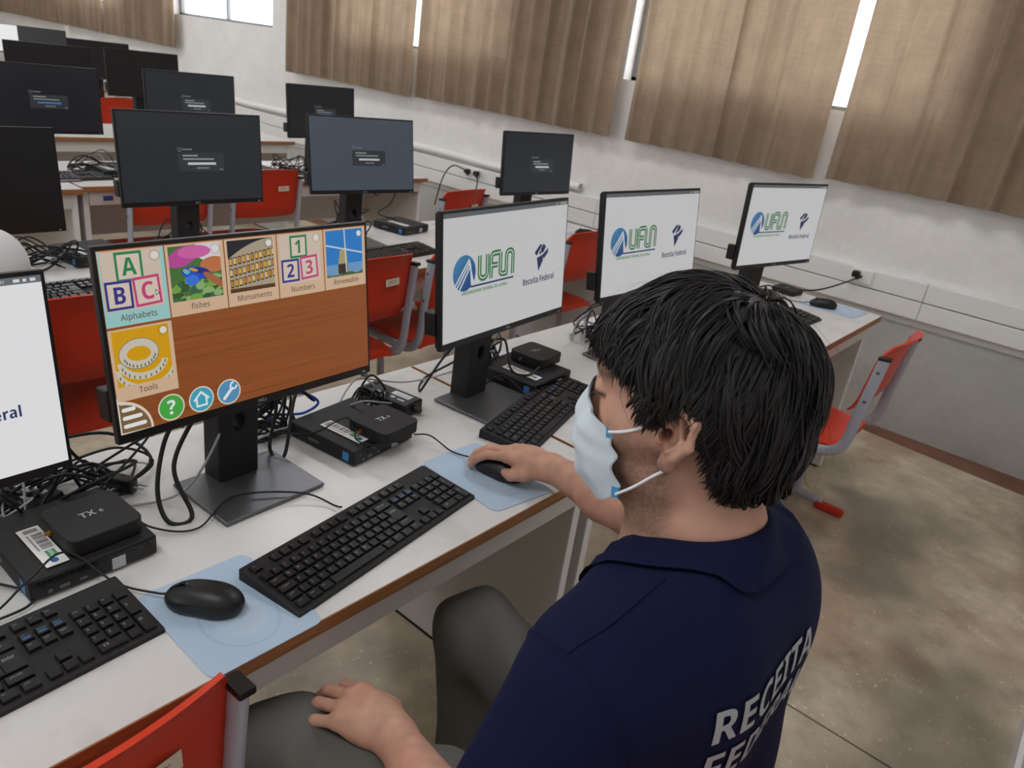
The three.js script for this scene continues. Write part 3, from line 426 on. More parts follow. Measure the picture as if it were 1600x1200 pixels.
// ---------- chair ----------
const chairGeo = (() => {
  const shell = (nu, nv, f, th, dir) => {   // closed curved plastic shell; f(u, v) -> point, dir -> thickness direction
    const p = [], id = [], add = (o) => { for (let j = 0; j <= nv; j++) for (let i = 0; i <= nu; i++) { const q = f(i / nu * 2 - 1, j / nv), n = dir(i / nu * 2 - 1, j / nv); p.push(q[0] + n[0] * o, q[1] + n[1] * o, q[2] + n[2] * o); } };
    add(0); add(th); const N = (nu + 1) * (nv + 1), at = (i, j) => j * (nu + 1) + i;
    for (let j = 0; j < nv; j++) for (let i = 0; i < nu; i++) { const a = at(i, j), b = at(i + 1, j), c = at(i + 1, j + 1), d = at(i, j + 1); id.push(a, b, c, a, c, d, a + N, c + N, b + N, a + N, d + N, c + N); }
    const rim = []; for (let i = 0; i < nu; i++) rim.push([at(i, 0), at(i + 1, 0)]); for (let j = 0; j < nv; j++) rim.push([at(nu, j), at(nu, j + 1)]); for (let i = nu; i > 0; i--) rim.push([at(i, nv), at(i - 1, nv)]); for (let j = nv; j > 0; j--) rim.push([at(0, j), at(0, j - 1)]);
    for (const [a, b] of rim) id.push(a, a + N, b, b, a + N, b + N);
    const g = new THREE.BufferGeometry(); g.setAttribute('position', new THREE.Float32BufferAttribute(p, 3)); g.setIndex(id); const q = toCreasedNormals(g, 0.7); return q;
  };
  const round = (u, v) => { const c = Math.pow(Math.abs(v * 2 - 1), 5) * 0.16; return u * (1 - c * 0.55); };
  const back = shell(20, 14, (u, v) => { const uu = round(u, v), w = 0.2 - 0.012 * v; return [uu * w, 0.585 + 0.255 * v + 0.012 * (1 - u * u) * v - 0.03 * (1 - u * u) * (1 - v) * 0, 0.188 + 0.030 * v + 0.035 * (1 - u * u) * (0.6 + 0.4 * v) + 0.022 * Math.pow(clamp((v - 0.72) / 0.28), 2) - 0.02 * Math.pow(clamp((0.25 - v) / 0.25), 2)]; }, 0.009, () => [0, 0, 1]);
  const seat = shell(18, 18, (u, v) => { const w = 0.2 * (1 - 0.10 * Math.pow(v, 4)), uu = round(u, v); const edge = Math.pow(Math.abs(u), 6) * 0.012 + Math.pow(1 - v, 5) * 0.03; return [uu * w, 0.452 - 0.014 * (1 - u * u) * Math.sin(v * 2.6) - edge, -0.2 + 0.385 * v]; }, 0.022, () => [0, -1, 0]);
  const side = (s) => { const x = s * 0.197;
    return { rail: ovalTube([[x, 0.795, 0.236], [x, 0.70, 0.226], [x, 0.58, 0.214], [x, 0.50, 0.208], [x, 0.45, 0.192], [x, 0.420, 0.15], [x, 0.412, 0.08], [x, 0.412, -0.14]], 0.0105, 0.019, 36, 10), leg: ovalTube([[x, 0.41, -0.02], [x, 0.22, -0.005], [x, 0.035, 0.0]], 0.0105, 0.02, 10, 10), foot: ovalTube([[x, 0.028, -0.19], [x, 0.034, -0.05], [x, 0.034, 0.05], [x, 0.026, 0.12]], 0.012, 0.018, 12, 10),
      capR: rbox(0.03, 0.036, 0.12, 0.012, x, 0.0185, 0.15), capF: rbox(0.03, 0.036, 0.06, 0.012, x, 0.0185, -0.195), top: rbox(0.0235, 0.012, 0.041, 0.003).rotateX(-0.1).translate(x, 0.799, 0.2365), rivets: [0.64, 0.75].map((y) => new THREE.SphereGeometry(0.006, 8, 6).scale(0.5, 1, 1).translate(x + s * 0.0105, y, 0.208 + (y - 0.5) * 0.09)) }; };
  return { back, seat, L: side(-1), R: side(1), bars: [box(0.39, 0.022, 0.022, 0, 0.405, -0.10), box(0.39, 0.022, 0.022, 0, 0.405, 0.09), box(0.39, 0.022, 0.03, 0, 0.15, -0.002)] };
})();
const noteTex = canvas(128, 48, (g) => { g.fillStyle = '#d8cfba'; g.fillRect(0, 0, 128, 48); g.strokeStyle = '#5a5348'; g.lineWidth = 2; const r = mulberry(9); for (let j = 0; j < 2; j++) { g.beginPath(); for (let i = 0; i < 22; i++) g.lineTo(26 + i * 3.6, 16 + j * 15 + (r() - 0.5) * 9); g.stroke(); } });
const noteMat = std(0xffffff, 0.6, { map: noteTex });
function chair(x, z, yaw, label, group) {
  const c = thing('school_chair', label, 'chair', [x, 0, z], yaw, group), G = chairGeo;
  part(c, 'backrest', G.back, M.red); part(c, 'seat', G.seat, M.red); for (const v of G.bars) part(c, 'cross_bar', v, M.frame);
  const st = part(c, 'paper_sticker', new THREE.PlaneGeometry(0.075, 0.026), noteMat, 'beige paper sticker'); st.position.set(0.085, 0.745, 0.2475); st.rotation.set(-0.1, 0.16, 0);
  for (const S of [G.L, G.R]) { const r = part(c, 'frame_rail', S.rail, M.frame); part(r, 'end_cap', S.top, M.black, 'black plastic end cap'); for (const v of S.rivets) part(r, 'rivet', v, M.rivet); part(c, 'leg', S.leg, M.frame); const f = part(c, 'foot_rail', S.foot, M.frame); part(f, 'rear_cap', S.capR, M.redCap, 'red plastic foot cap'); part(f, 'front_cap', S.capF, M.redCap, 'red plastic foot cap'); }
  return c;
}

// ---------- desks ----------
desk(-1.17, 0.953, 0, 'white desk with brown edge carrying the activity menu monitor');
desk(0.957, 3.075, 0, 'white desk with brown edge carrying the three logo monitors towards the window wall');
desk(-1.1, 1.02, -1.345, 'second row white desk behind the activity menu monitor');
desk(1.024, 3.14, -1.345, 'second row white desk ending near the window wall');
desk(-1.05, 1.07, -2.93, 'third row white desk with its end panel beside the drawer front');
desk(1.074, 3.24, -2.98, 'third row white desk ending near the trunking');
desk(-0.9, 1.2, -4.42, 'fourth row white desk on the aisle side'); desk(1.204, 3.2, -4.42, 'fourth row white desk towards the window wall');
desk(1.0, 3.2, -5.92, 'fifth row white desk under the far monitors');
desk(1.0, 3.2, -7.42, 'sixth row white desk beyond the far monitors');
desk(1.3, 3.5, -8.92, 'white desk farthest from the first row, under the glowing screen');
{ const s = single('desk_label', box(0.045, 0.022, 0.001), M.blueSticker, 'small blue sticker on the third row desk rail', 'sticker', null, [1.20, 0.69, -3.0015]); }
// ---------- monitors ----------
monitor(-0.226, 1.052, -0.352, 0.03, -0.09, SCR.bright, 'black monitor with a bright white logo screen beside the first mini computer');
monitor(0.314, 1.082, -0.349, 0.045, -0.125, SCR.menu, 'black monitor showing a brown picture menu of learning activities');
monitor(0.963, 1.098, -0.355, 0.093, -0.118, SCR.logos, 'black monitor with two logos next to the picture menu monitor');
monitor(1.556, 1.116, -0.331, -0.043, -0.148, SCR.logos, 'black monitor with two logos partly behind the seated man');
monitor(2.316, 1.133, -0.250, -0.173, -0.041, SCR.logos, 'black monitor with two logos at the window end of the desk');
const G2 = 'dark monitors on the second row', G3 = 'dark monitors on the third row', G4 = 'dark monitors on the far rows';
monitor(0.285, 1.043, -1.69, 0.03, -0.07, SCR.off, 'blank black monitor on the second row behind the bright white screen', G2);
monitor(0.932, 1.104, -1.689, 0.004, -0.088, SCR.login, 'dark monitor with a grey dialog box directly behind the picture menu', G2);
monitor(1.641, 1.114, -1.708, -0.087, -0.151, SCR.loginSheen, 'dark monitor with painted bluish sheen and a dialog box above the second row mini computer', G2);
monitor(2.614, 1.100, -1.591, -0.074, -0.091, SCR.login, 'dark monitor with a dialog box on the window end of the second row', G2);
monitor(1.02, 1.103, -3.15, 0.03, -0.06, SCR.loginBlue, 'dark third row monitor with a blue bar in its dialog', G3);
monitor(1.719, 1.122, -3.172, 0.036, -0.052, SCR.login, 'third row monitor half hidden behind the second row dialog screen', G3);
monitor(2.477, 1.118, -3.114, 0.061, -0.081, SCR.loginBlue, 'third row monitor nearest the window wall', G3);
monitor(1.61, 1.115, -4.65, 0.02, -0.06, SCR.off, 'blank fourth row monitor on the aisle side', G4);
monitor(2.175, 1.13, -4.65, 0.02, -0.06, SCR.off, 'blank fourth row monitor beside the uncovered window', G4);
monitor(3.20, 1.045, -9.15, 0.02, -0.06, SCR.grey, 'grey blank monitor on the last row beside the glowing screen', G4);
monitor(2.53, 1.10, -6.15, 0.03, -0.06, SCR.off, 'blank fifth row monitor towards the window wall', G4);
monitor(2.74, 1.045, -9.2, 0.02, -0.06, SCR.white, 'far monitor with a glowing white screen', G4);
// ---------- row 1 equipment ----------
miniPC(0.010, -0.372, 0.02, 'black mini computer under the TV box beside the bright white screen');
tvBox(0.037, -0.352, 0.05, 'black TV box on the mini computer beside the bright white screen');
miniPC(0.580, -0.413, 0.13, 'black mini computer under the TV box beside the picture menu monitor');
tvBox(0.610, -0.350, 0.12, 'black TV box on the mini computer beside the picture menu monitor');
miniPC(1.158, -0.415, 0.08, 'black mini computer under the TV box beyond the man\'s hand');
tvBox(1.222, -0.432, 0.08, 'black TV box on the mini computer beyond the man\'s hand');
tvBox(2.995, -0.395, -0.1, 'black TV box lying on the desk end near the wall socket', 0.7503, 0.022);
keyboard(-0.195, -0.168, 0.06, 'black keyboard on the desk in front of the bright white screen');
keyboard(0.388, -0.119, 0.144, 'black keyboard in front of the picture menu monitor');
keyboard(1.037, -0.251, 0.272, 'black keyboard beyond the man\'s hand');
keyboard(1.75, -0.20, 0.05, 'black keyboard behind the man\'s head');
keyboard(2.475, -0.205, -0.04, 'black keyboard beside the mouse at the desk end');
mousePad([[0.030, -0.205], [0.201, -0.203], [0.204, 0.003], [0.030, 0.002]], 'light blue mouse pad beside the red chair back');
mousePad([[0.625, -0.246], [0.787, -0.241], [0.765, -0.007], [0.613, -0.029]], 'light blue mouse pad under the man\'s hand');
mousePad([[2.86, -0.29], [3.03, -0.28], [3.065, -0.05], [2.875, -0.06]], 'light blue mouse pad at the window end of the desk');
mouse(0.093, -0.128, 0.62, [[0.02, 0.762, -0.24], [-0.02, 0.80, -0.30], [-0.075, 0.792, -0.28], [-0.13, 0.757, -0.28], [-0.2, 0.754, -0.31]], 'black mouse on the mouse pad beside the red chair back');
mouse(0.722, -0.122, 0.15, [[0.705, 0.756, -0.24], [0.69, 0.775, -0.29], [0.665, 0.775, -0.315]], 'black mouse under the man\'s hand');
mouse(2.915, -0.205, 0.55, [[2.88, 0.756, -0.28], [2.86, 0.754, -0.34], [2.93, 0.758, -0.40]], 'black mouse at the window end of the desk');
adapter(0.752, -0.490, 0.16, 'black power adapter behind the picture menu mini computer');
adapter(-0.005, -0.545, 0.35, 'black power adapter behind the mini computer beside the bright white screen', 0.7503);
// ---------- rows 2 to 4 equipment ----------
miniPC(2.02, -1.88, 0.16, 'black mini computer on the second row beside the bluish dark monitor');
keyboard(1.67, -1.535, 0.10, 'black keyboard on the second row above the red chair back');
keyboard(0.42, -1.54, 0.05, 'black keyboard on the second row behind the bright white screen');
miniPC(0.66, -1.87, 0.1, 'black mini computer on the second row beside the blank monitor');
keyboard(1.06, -3.17, 0.05, 'black keyboard on the third row');
miniPC(1.34, -3.26, 0.1, 'black mini computer on the third row');
mousePad([[1.30, -3.12], [1.46, -3.12], [1.46, -2.94], [1.30, -2.94]], 'light blue mouse pad on the third row');
mouse(1.37, -3.03, 0.3, null, 'black mouse on the third row');
miniPC(2.12, -3.2, 0.1, 'black mini computer on the third row towards the window wall');
mousePad([[2.86, -1.56], [3.02, -1.56], [3.02, -1.36], [2.86, -1.36]], 'light blue mouse pad on the second row window end');
mouse(2.92, -1.46, 0.4, null, 'black mouse on the second row window end');
single('paper_sheet', merge([rbox(0.21, 0.004, 0.15, 0.001, 0, 0.002, 0)]), M.paper, 'white paper pile on the second row behind the picture menu', 'paper', null, [1.29, 0.7505, -1.86], 0.3);
mousePad([[2.26, -1.93], [2.42, -1.93], [2.42, -1.72], [2.26, -1.72]], 'light blue mouse pad on the second row beside the mini computer');
// ---------- chairs ----------
chair(-0.170, -0.165, 0.0, 'red plastic school chair pushed under the desk beside the sitting man');
chair(2.46, -0.02, 0.0, 'red plastic school chair in front of the bare wall at the window end');
chair(0.46, -1.505, 0.0, 'red school chair seen between the white screen and the picture menu');
chair(1.35, -1.51, 0.0, 'red school chair with a paper sticker beside the picture menu monitor');
chair(1.83, -1.51, 0.0, 'red school chair half hidden behind the first logo monitor');
chair(2.70, -1.51, 0.0, 'red school chair seen between the first and second logo monitors');
chair(1.95, -3.08, 0.0, 'red school chair between the two dark dialog screens');
chair(1.42, -3.06, 0.0, 'red school chair below the dark dialog screen');
chair(2.77, -2.45, 0.1, 'red school chair with white papers below the trunking plugs');
chair(2.57, -6.1, 0.0, 'red school chair on the far rows beside the dark monitors');
// ---------- cables ----------
function cable(pts, label, group, mat = M.cable, r = 0.0028, seg = 60) { return single(mat === M.cable ? 'black_cable' : mat === M.cableBlue ? 'blue_cable' : 'grey_cable', tube(pts, r, seg, 6), mat, label, 'cable', group); }
function tangle(cx, cz, w, d, n, seed, label, high = 0.09, extra = 0) {
  const r = mulberry(seed);
  for (let k = 0; k < n; k++) {
    const p = []; let a = r() * 6.28; const R = 0.3 + r() * 0.5, m = 6 + Math.floor(r() * 4);
    for (let i = 0; i < m; i++) { a += 0.7 + r() * 1.1; p.push([cx + Math.cos(a) * w * R * (0.6 + r() * 0.6), 0.7545 + (i === 0 || i === m - 1 ? 0 : r() * r() * high), cz + Math.sin(a) * d * R * (0.6 + r() * 0.6)]); }
    const c = k % 5 === 3 ? M.cableGray : M.cable; cable(p, (c === M.cable ? 'black' : 'grey') + ' cable in the tangle ' + label.replace(/^tangled cables /, ''), label.replace(/^\w+ /, ''), c, c === M.cable ? 0.0022 + r() * 0.0014 : 0.002);
  }
}
const hang = (x, y, z, x2, z2, sag, label, mat, r) => cable([[x, y, z], [x + (x2 - x) * 0.2, y - 0.06, z - 0.01], [x + (x2 - x) * 0.5, 0.757 + sag, (z + z2) / 2 - 0.02], [x + (x2 - x) * 0.8, 0.757, z2], [x2, 0.757, z2 + 0.01]], label, 'cables hanging under monitors', mat, r);
// first row, picture menu station
cable([[0.21, 0.93, -0.40], [0.185, 0.86, -0.42], [0.155, 0.79, -0.39], [0.150, 0.7545, -0.345], [0.185, 0.758, -0.335], [0.185, 0.83, -0.39], [0.25, 0.925, -0.41]], 'black cable looped down beside the picture menu stand', null, M.cable, 0.0038);
cable([[0.38, 0.7725, -0.19], [0.39, 0.756, -0.22], [0.36, 0.764, -0.28], [0.26, 0.767, -0.335], [0.175, 0.756, -0.30], [0.12, 0.76, -0.34], [0.10, 0.765, -0.42], [0.04, 0.757, -0.52]], 'thin keyboard cable crossing the picture menu stand', null, M.cable, 0.0018, 90);
cable([[0.30, 0.925, -0.41], [0.27, 0.85, -0.40], [0.20, 0.765, -0.40], [0.10, 0.754, -0.44], [0.0, 0.754, -0.50]], 'grey cable slanting behind the picture menu stand', null, M.cableGray, 0.0022);
cable([[0.36, 0.93, -0.41], [0.42, 0.86, -0.45], [0.40, 0.77, -0.44], [0.42, 0.757, -0.42], [0.50, 0.84, -0.50], [0.56, 0.80, -0.52]], 'thick black cable from the picture menu monitor to its mini computer', null, M.cable, 0.0036);
cable([[0.47, 0.757, -0.55], [0.49, 0.80, -0.56], [0.54, 0.815, -0.54], [0.575, 0.79, -0.525], [0.55, 0.765, -0.54], [0.5, 0.77, -0.55]], 'blue network cable loop behind the picture menu mini computer', null, M.cableBlue, 0.003);
cable([[0.42, 0.79, -0.46], [0.47, 0.80, -0.40], [0.545, 0.815, -0.395], [0.55, 0.80, -0.37]], 'short black aerial lead on the picture menu mini computer', null, M.cable, 0.0018);
cable([[0.555, 0.80, -0.37], [0.53, 0.795, -0.34], [0.545, 0.7895, -0.31], [0.60, 0.7895, -0.29]], 'short lead below the brass socket of the picture menu TV box', null, M.cable, 0.0016);
tangle(0.44, -0.53, 0.15, 0.08, 7, 21, 'tangled cables behind the picture menu stand', 0.14);
tangle(0.70, -0.50, 0.09, 0.08, 6, 22, 'tangled cables around the adapter behind the picture menu mini computer', 0.10);
tangle(0.08, -0.52, 0.16, 0.09, 10, 23, 'tangled cables between the white screen and the picture menu', 0.13);
tangle(-0.03, -0.49, 0.10, 0.06, 5, 26, 'tangled cables behind the mini computer by the white screen', 0.09);
cable([[0.72, 0.80, -0.56], [0.86, 0.77, -0.53], [0.98, 0.83, -0.44], [1.02, 0.92, -0.40]], 'thin grey cable rising to the logo monitor beside the picture menu', null, M.cableGray, 0.0022);
{ const g = thing('power_plug', 'black plug lying loose between the white screen and the picture menu', 'plug', [0.137, 0.768, -0.478], 0.6); part(g, 'plug_body', rbox(0.022, 0.03, 0.045, 0.006), M.black); part(g, 'prong', merge([cyl(0.002, 0.002, 0.018, 0.005, 0, 0, 8), cyl(0.002, 0.002, 0.018, -0.005, 0, 0, 8)]).rotateX(Math.PI / 2).translate(0, 0, 0.03), M.silver); }
cable([[0.137, 0.775, -0.49], [0.10, 0.80, -0.52], [0.02, 0.79, -0.50], [-0.03, 0.757, -0.46]], 'black lead of the loose plug', null, M.cable, 0.0032);
cable([[-0.30, 0.757, -0.27], [-0.2, 0.758, -0.275], [-0.14, 0.757, -0.268], [-0.085, 0.757, -0.27], [-0.07, 0.757, -0.295], [-0.1, 0.757, -0.35]], 'black cable lying behind the keyboard by the white screen', null, M.cable, 0.002);
// logo stations
tangle(1.10, -0.53, 0.12, 0.08, 8, 31, 'tangled cables behind the logo monitor next to the picture menu', 0.15);
cable([[1.00, 0.94, -0.42], [1.03, 0.88, -0.44], [1.10, 0.86, -0.45], [1.08, 0.80, -0.40], [1.10, 0.795, -0.36], [1.16, 0.80, -0.37]], 'black cable dropping from the logo monitor to the mini computer', null, M.cable, 0.0032);
cable([[0.94, 0.94, -0.42], [0.90, 0.85, -0.47], [0.86, 0.757, -0.50], [0.92, 0.757, -0.55], [1.0, 0.80, -0.52]], 'black cable loop left of the logo monitor stand', null, M.cable, 0.003);
cable([[1.14, 0.757, -0.30], [1.06, 0.757, -0.30], [1.03, 0.80, -0.38], [1.0, 0.77, -0.42]], 'thin keyboard cable behind the keyboard beyond the hand', null, M.cable, 0.0017);
tangle(1.62, -0.50, 0.12, 0.10, 8, 33, 'tangled cables around the stand behind the man\'s hair', 0.12);
cable([[1.52, 0.757, -0.52], [1.50, 0.82, -0.50], [1.53, 0.85, -0.49], [1.55, 0.82, -0.50], [1.53, 0.757, -0.48]], 'grey cable loop by the stand behind the man\'s hair', null, M.cableGray, 0.004);
tangle(2.34, -0.40, 0.08, 0.06, 6, 35, 'tangled cables under the logo monitor at the desk end', 0.16);
tangle(2.85, -0.45, 0.10, 0.06, 4, 36, 'tangled cables beside the TV box at the desk end', 0.04);
cable([[2.38, 0.96, -0.31], [2.44, 0.90, -0.33], [2.47, 0.92, -0.34], [2.44, 0.97, -0.32]], 'black cable loop hanging from the logo monitor at the desk end', null, M.cable, 0.003);
cable([[3.775, 0.757, -0.31], [3.70, 0.735, -0.33], [3.45, 0.70, -0.40], [3.25, 0.70, -0.5], [3.1, 0.69, -0.56]], 'black power lead running from the trunking socket to the desk', null, M.cable, 0.004);
// far stations
tangle(0.95, -1.85, 0.18, 0.12, 7, 41, 'tangled cables around the dark dialog monitor stand', 0.12);
tangle(1.70, -1.86, 0.14, 0.10, 7, 42, 'tangled cables around the bluish dark monitor stand', 0.16);
cable([[1.72, 1.0, -1.78], [1.80, 0.93, -1.80], [1.86, 0.99, -1.82], [1.95, 0.98, -1.84], [1.93, 0.88, -1.86], [1.86, 0.84, -1.86], [1.98, 0.80, -1.88]], 'black cable arching from the bluish dark monitor to its mini computer', null, M.cable, 0.0032);
tangle(0.50, -1.83, 0.2, 0.1, 8, 43, 'tangled cables behind the blank monitor of the second row', 0.10);
tangle(2.65, -1.75, 0.14, 0.08, 6, 44, 'tangled cables under the window end monitor of the second row', 0.14);
tangle(1.28, -3.32, 0.2, 0.12, 8, 45, 'tangled cables on the third row by the aisle', 0.12);
tangle(2.35, -3.25, 0.16, 0.1, 7, 46, 'tangled cables on the third row by the window wall', 0.12);
cable([[3.75, 0.77, -3.03], [3.70, 0.78, -2.98], [3.66, 0.72, -2.92], [3.6, 0.55, -2.9]], 'black lead hanging from the far trunking socket', 'leads at the far socket', M.cable, 0.0045);
cable([[3.75, 0.77, -3.12], [3.69, 0.79, -3.2], [3.64, 0.70, -3.24], [3.6, 0.5, -3.26]], 'second black lead hanging from the far trunking socket', 'leads at the far socket', M.cable, 0.0045);

// ---------- people: signed distance fields meshed with surface nets ----------
const sub = (a, b) => [a[0] - b[0], a[1] - b[1], a[2] - b[2]], dot3 = (a, b) => a[0] * b[0] + a[1] * b[1] + a[2] * b[2], add3 = (a, b, k = 1) => [a[0] + b[0] * k, a[1] + b[1] * k, a[2] + b[2] * k], len3 = (a) => Math.hypot(a[0], a[1], a[2]), unit = (a) => { const l = len3(a); return [a[0] / l, a[1] / l, a[2] / l]; }, cross3 = (a, b) => [a[1] * b[2] - a[2] * b[1], a[2] * b[0] - a[0] * b[2], a[0] * b[1] - a[1] * b[0]], lerp3 = (a, b, t) => [mix(a[0], b[0], t), mix(a[1], b[1], t), mix(a[2], b[2], t)];
function bone(a, b, ra, rb) { const d = sub(b, a), l2 = dot3(d, d); return (p) => { const x = p[0] - a[0], y = p[1] - a[1], z = p[2] - a[2], t = clamp((x * d[0] + y * d[1] + z * d[2]) / l2); return Math.hypot(x - d[0] * t, y - d[1] * t, z - d[2] * t) - (ra + (rb - ra) * t); }; }
function blob(c, r, rotY = 0, rotX = 0) { const cy = Math.cos(rotY), sy = Math.sin(rotY), cx = Math.cos(rotX), sx = Math.sin(rotX), m = Math.min(...r); return (p) => { let x = p[0] - c[0], y = p[1] - c[1], z = p[2] - c[2]; const x1 = cy * x - sy * z, z1 = sy * x + cy * z, y2 = cx * y + sx * z1, z2 = -sx * y + cx * z1; const k0 = Math.hypot(x1 / r[0], y2 / r[1], z2 / r[2]), k1 = Math.hypot(x1 / (r[0] * r[0]), y2 / (r[1] * r[1]), z2 / (r[2] * r[2])); return k1 < 1e-9 ? -m : k0 * (k0 - 1) / k1; }; }
const smin = (a, b, k) => { const h = Math.max(k - Math.abs(a - b), 0) / k; return Math.min(a, b) - h * h * k * 0.25; }, smax = (a, b, k) => -smin(-a, -b, k);
const union = (list, k) => (p) => { let d = list[0](p); for (let i = 1; i < list.length; i++) d = smin(d, list[i](p), k); return d; };
function nets(f, lo, hi, cell, color) {
  const n = [0, 1, 2].map((i) => Math.ceil((hi[i] - lo[i]) / cell) + 1), [nx, ny, nz] = n, F = new Float32Array(nx * ny * nz), id = (i, j, k) => (k * ny + j) * nx + i;
  for (let k = 0; k < nz; k++) for (let j = 0; j < ny; j++) for (let i = 0; i < nx; i++) F[id(i, j, k)] = f([lo[0] + i * cell, lo[1] + j * cell, lo[2] + k * cell]);
  const vid = new Int32Array(nx * ny * nz).fill(-1), P = [], I = [];
  for (let k = 0; k < nz - 1; k++) for (let j = 0; j < ny - 1; j++) for (let i = 0; i < nx - 1; i++) {
    let m = 0; const v = []; for (let c = 0; c < 8; c++) { const q = F[id(i + (c & 1), j + (c >> 1 & 1), k + (c >> 2))]; v.push(q); if (q < 0) m |= 1 << c; }
    if (m === 0 || m === 255) continue;
    let x = 0, y = 0, z = 0, s = 0;
    for (const [a, b] of [[0, 1], [2, 3], [4, 5], [6, 7], [0, 2], [1, 3], [4, 6], [5, 7], [0, 4], [1, 5], [2, 6], [3, 7]]) { if ((v[a] < 0) === (v[b] < 0)) continue; const t = v[a] / (v[a] - v[b]); x += mix(a & 1, b & 1, t); y += mix(a >> 1 & 1, b >> 1 & 1, t); z += mix(a >> 2, b >> 2, t); s++; }
    vid[id(i, j, k)] = P.length / 3; P.push(lo[0] + (i + x / s) * cell, lo[1] + (j + y / s) * cell, lo[2] + (k + z / s) * cell);
  }
  const quad = (a, b, c, d, flip) => { if (a < 0 || b < 0 || c < 0 || d < 0) return; if (flip) I.push(a, c, b, a, d, c); else I.push(a, b, c, a, c, d); };
  for (let k = 1; k < nz - 1; k++) for (let j = 1; j < ny - 1; j++) for (let i = 1; i < nx - 1; i++) {
    const s = F[id(i, j, k)] < 0;
    if (s !== F[id(i + 1, j, k)] < 0) quad(vid[id(i, j - 1, k - 1)], vid[id(i, j, k - 1)], vid[id(i, j, k)], vid[id(i, j - 1, k)], !s);
    if (s !== F[id(i, j + 1, k)] < 0) quad(vid[id(i - 1, j, k - 1)], vid[id(i - 1, j, k)], vid[id(i, j, k)], vid[id(i, j, k - 1)], !s);
    if (s !== F[id(i, j, k + 1)] < 0) quad(vid[id(i - 1, j - 1, k)], vid[id(i, j - 1, k)], vid[id(i, j, k)], vid[id(i - 1, j, k)], !s);
  }
  const N = new Float32Array(P.length), e = cell * 0.5, C = color ? new Float32Array(P.length) : null;
  for (let i = 0; i < P.length; i += 3) {
    const p = [P[i], P[i + 1], P[i + 2]], g = unit([f([p[0] + e, p[1], p[2]]) - f([p[0] - e, p[1], p[2]]), f([p[0], p[1] + e, p[2]]) - f([p[0], p[1] - e, p[2]]), f([p[0], p[1], p[2] + e]) - f([p[0], p[1], p[2] - e])]); N[i] = g[0]; N[i + 1] = g[1]; N[i + 2] = g[2];
    if (C) { const c = color(p, g); C[i] = c[0]; C[i + 1] = c[1]; C[i + 2] = c[2]; }
  }
  const g = new THREE.BufferGeometry(); g.setAttribute('position', new THREE.Float32BufferAttribute(P, 3)); g.setAttribute('normal', new THREE.BufferAttribute(N, 3)); if (C) g.setAttribute('color', new THREE.BufferAttribute(C, 3)); g.setIndex(I); return g;
}
const hash3 = (i, j, k) => { let h = Math.imul(i, 374761393) + Math.imul(j, 668265263) + Math.imul(k, 2147483647) | 0; h = Math.imul(h ^ h >>> 13, 1274126177); return ((h ^ h >>> 16) >>> 0) / 4294967296; };
function noise3(x, y, z) { const i = Math.floor(x), j = Math.floor(y), k = Math.floor(z), s = (t) => t * t * (3 - 2 * t), u = s(x - i), v = s(y - j), w = s(z - k); let r = 0; for (let c = 0; c < 8; c++) r += hash3(i + (c & 1), j + (c >> 1 & 1), k + (c >> 2)) * (c & 1 ? u : 1 - u) * (c >> 1 & 1 ? v : 1 - v) * (c >> 2 ? w : 1 - w); return r; }
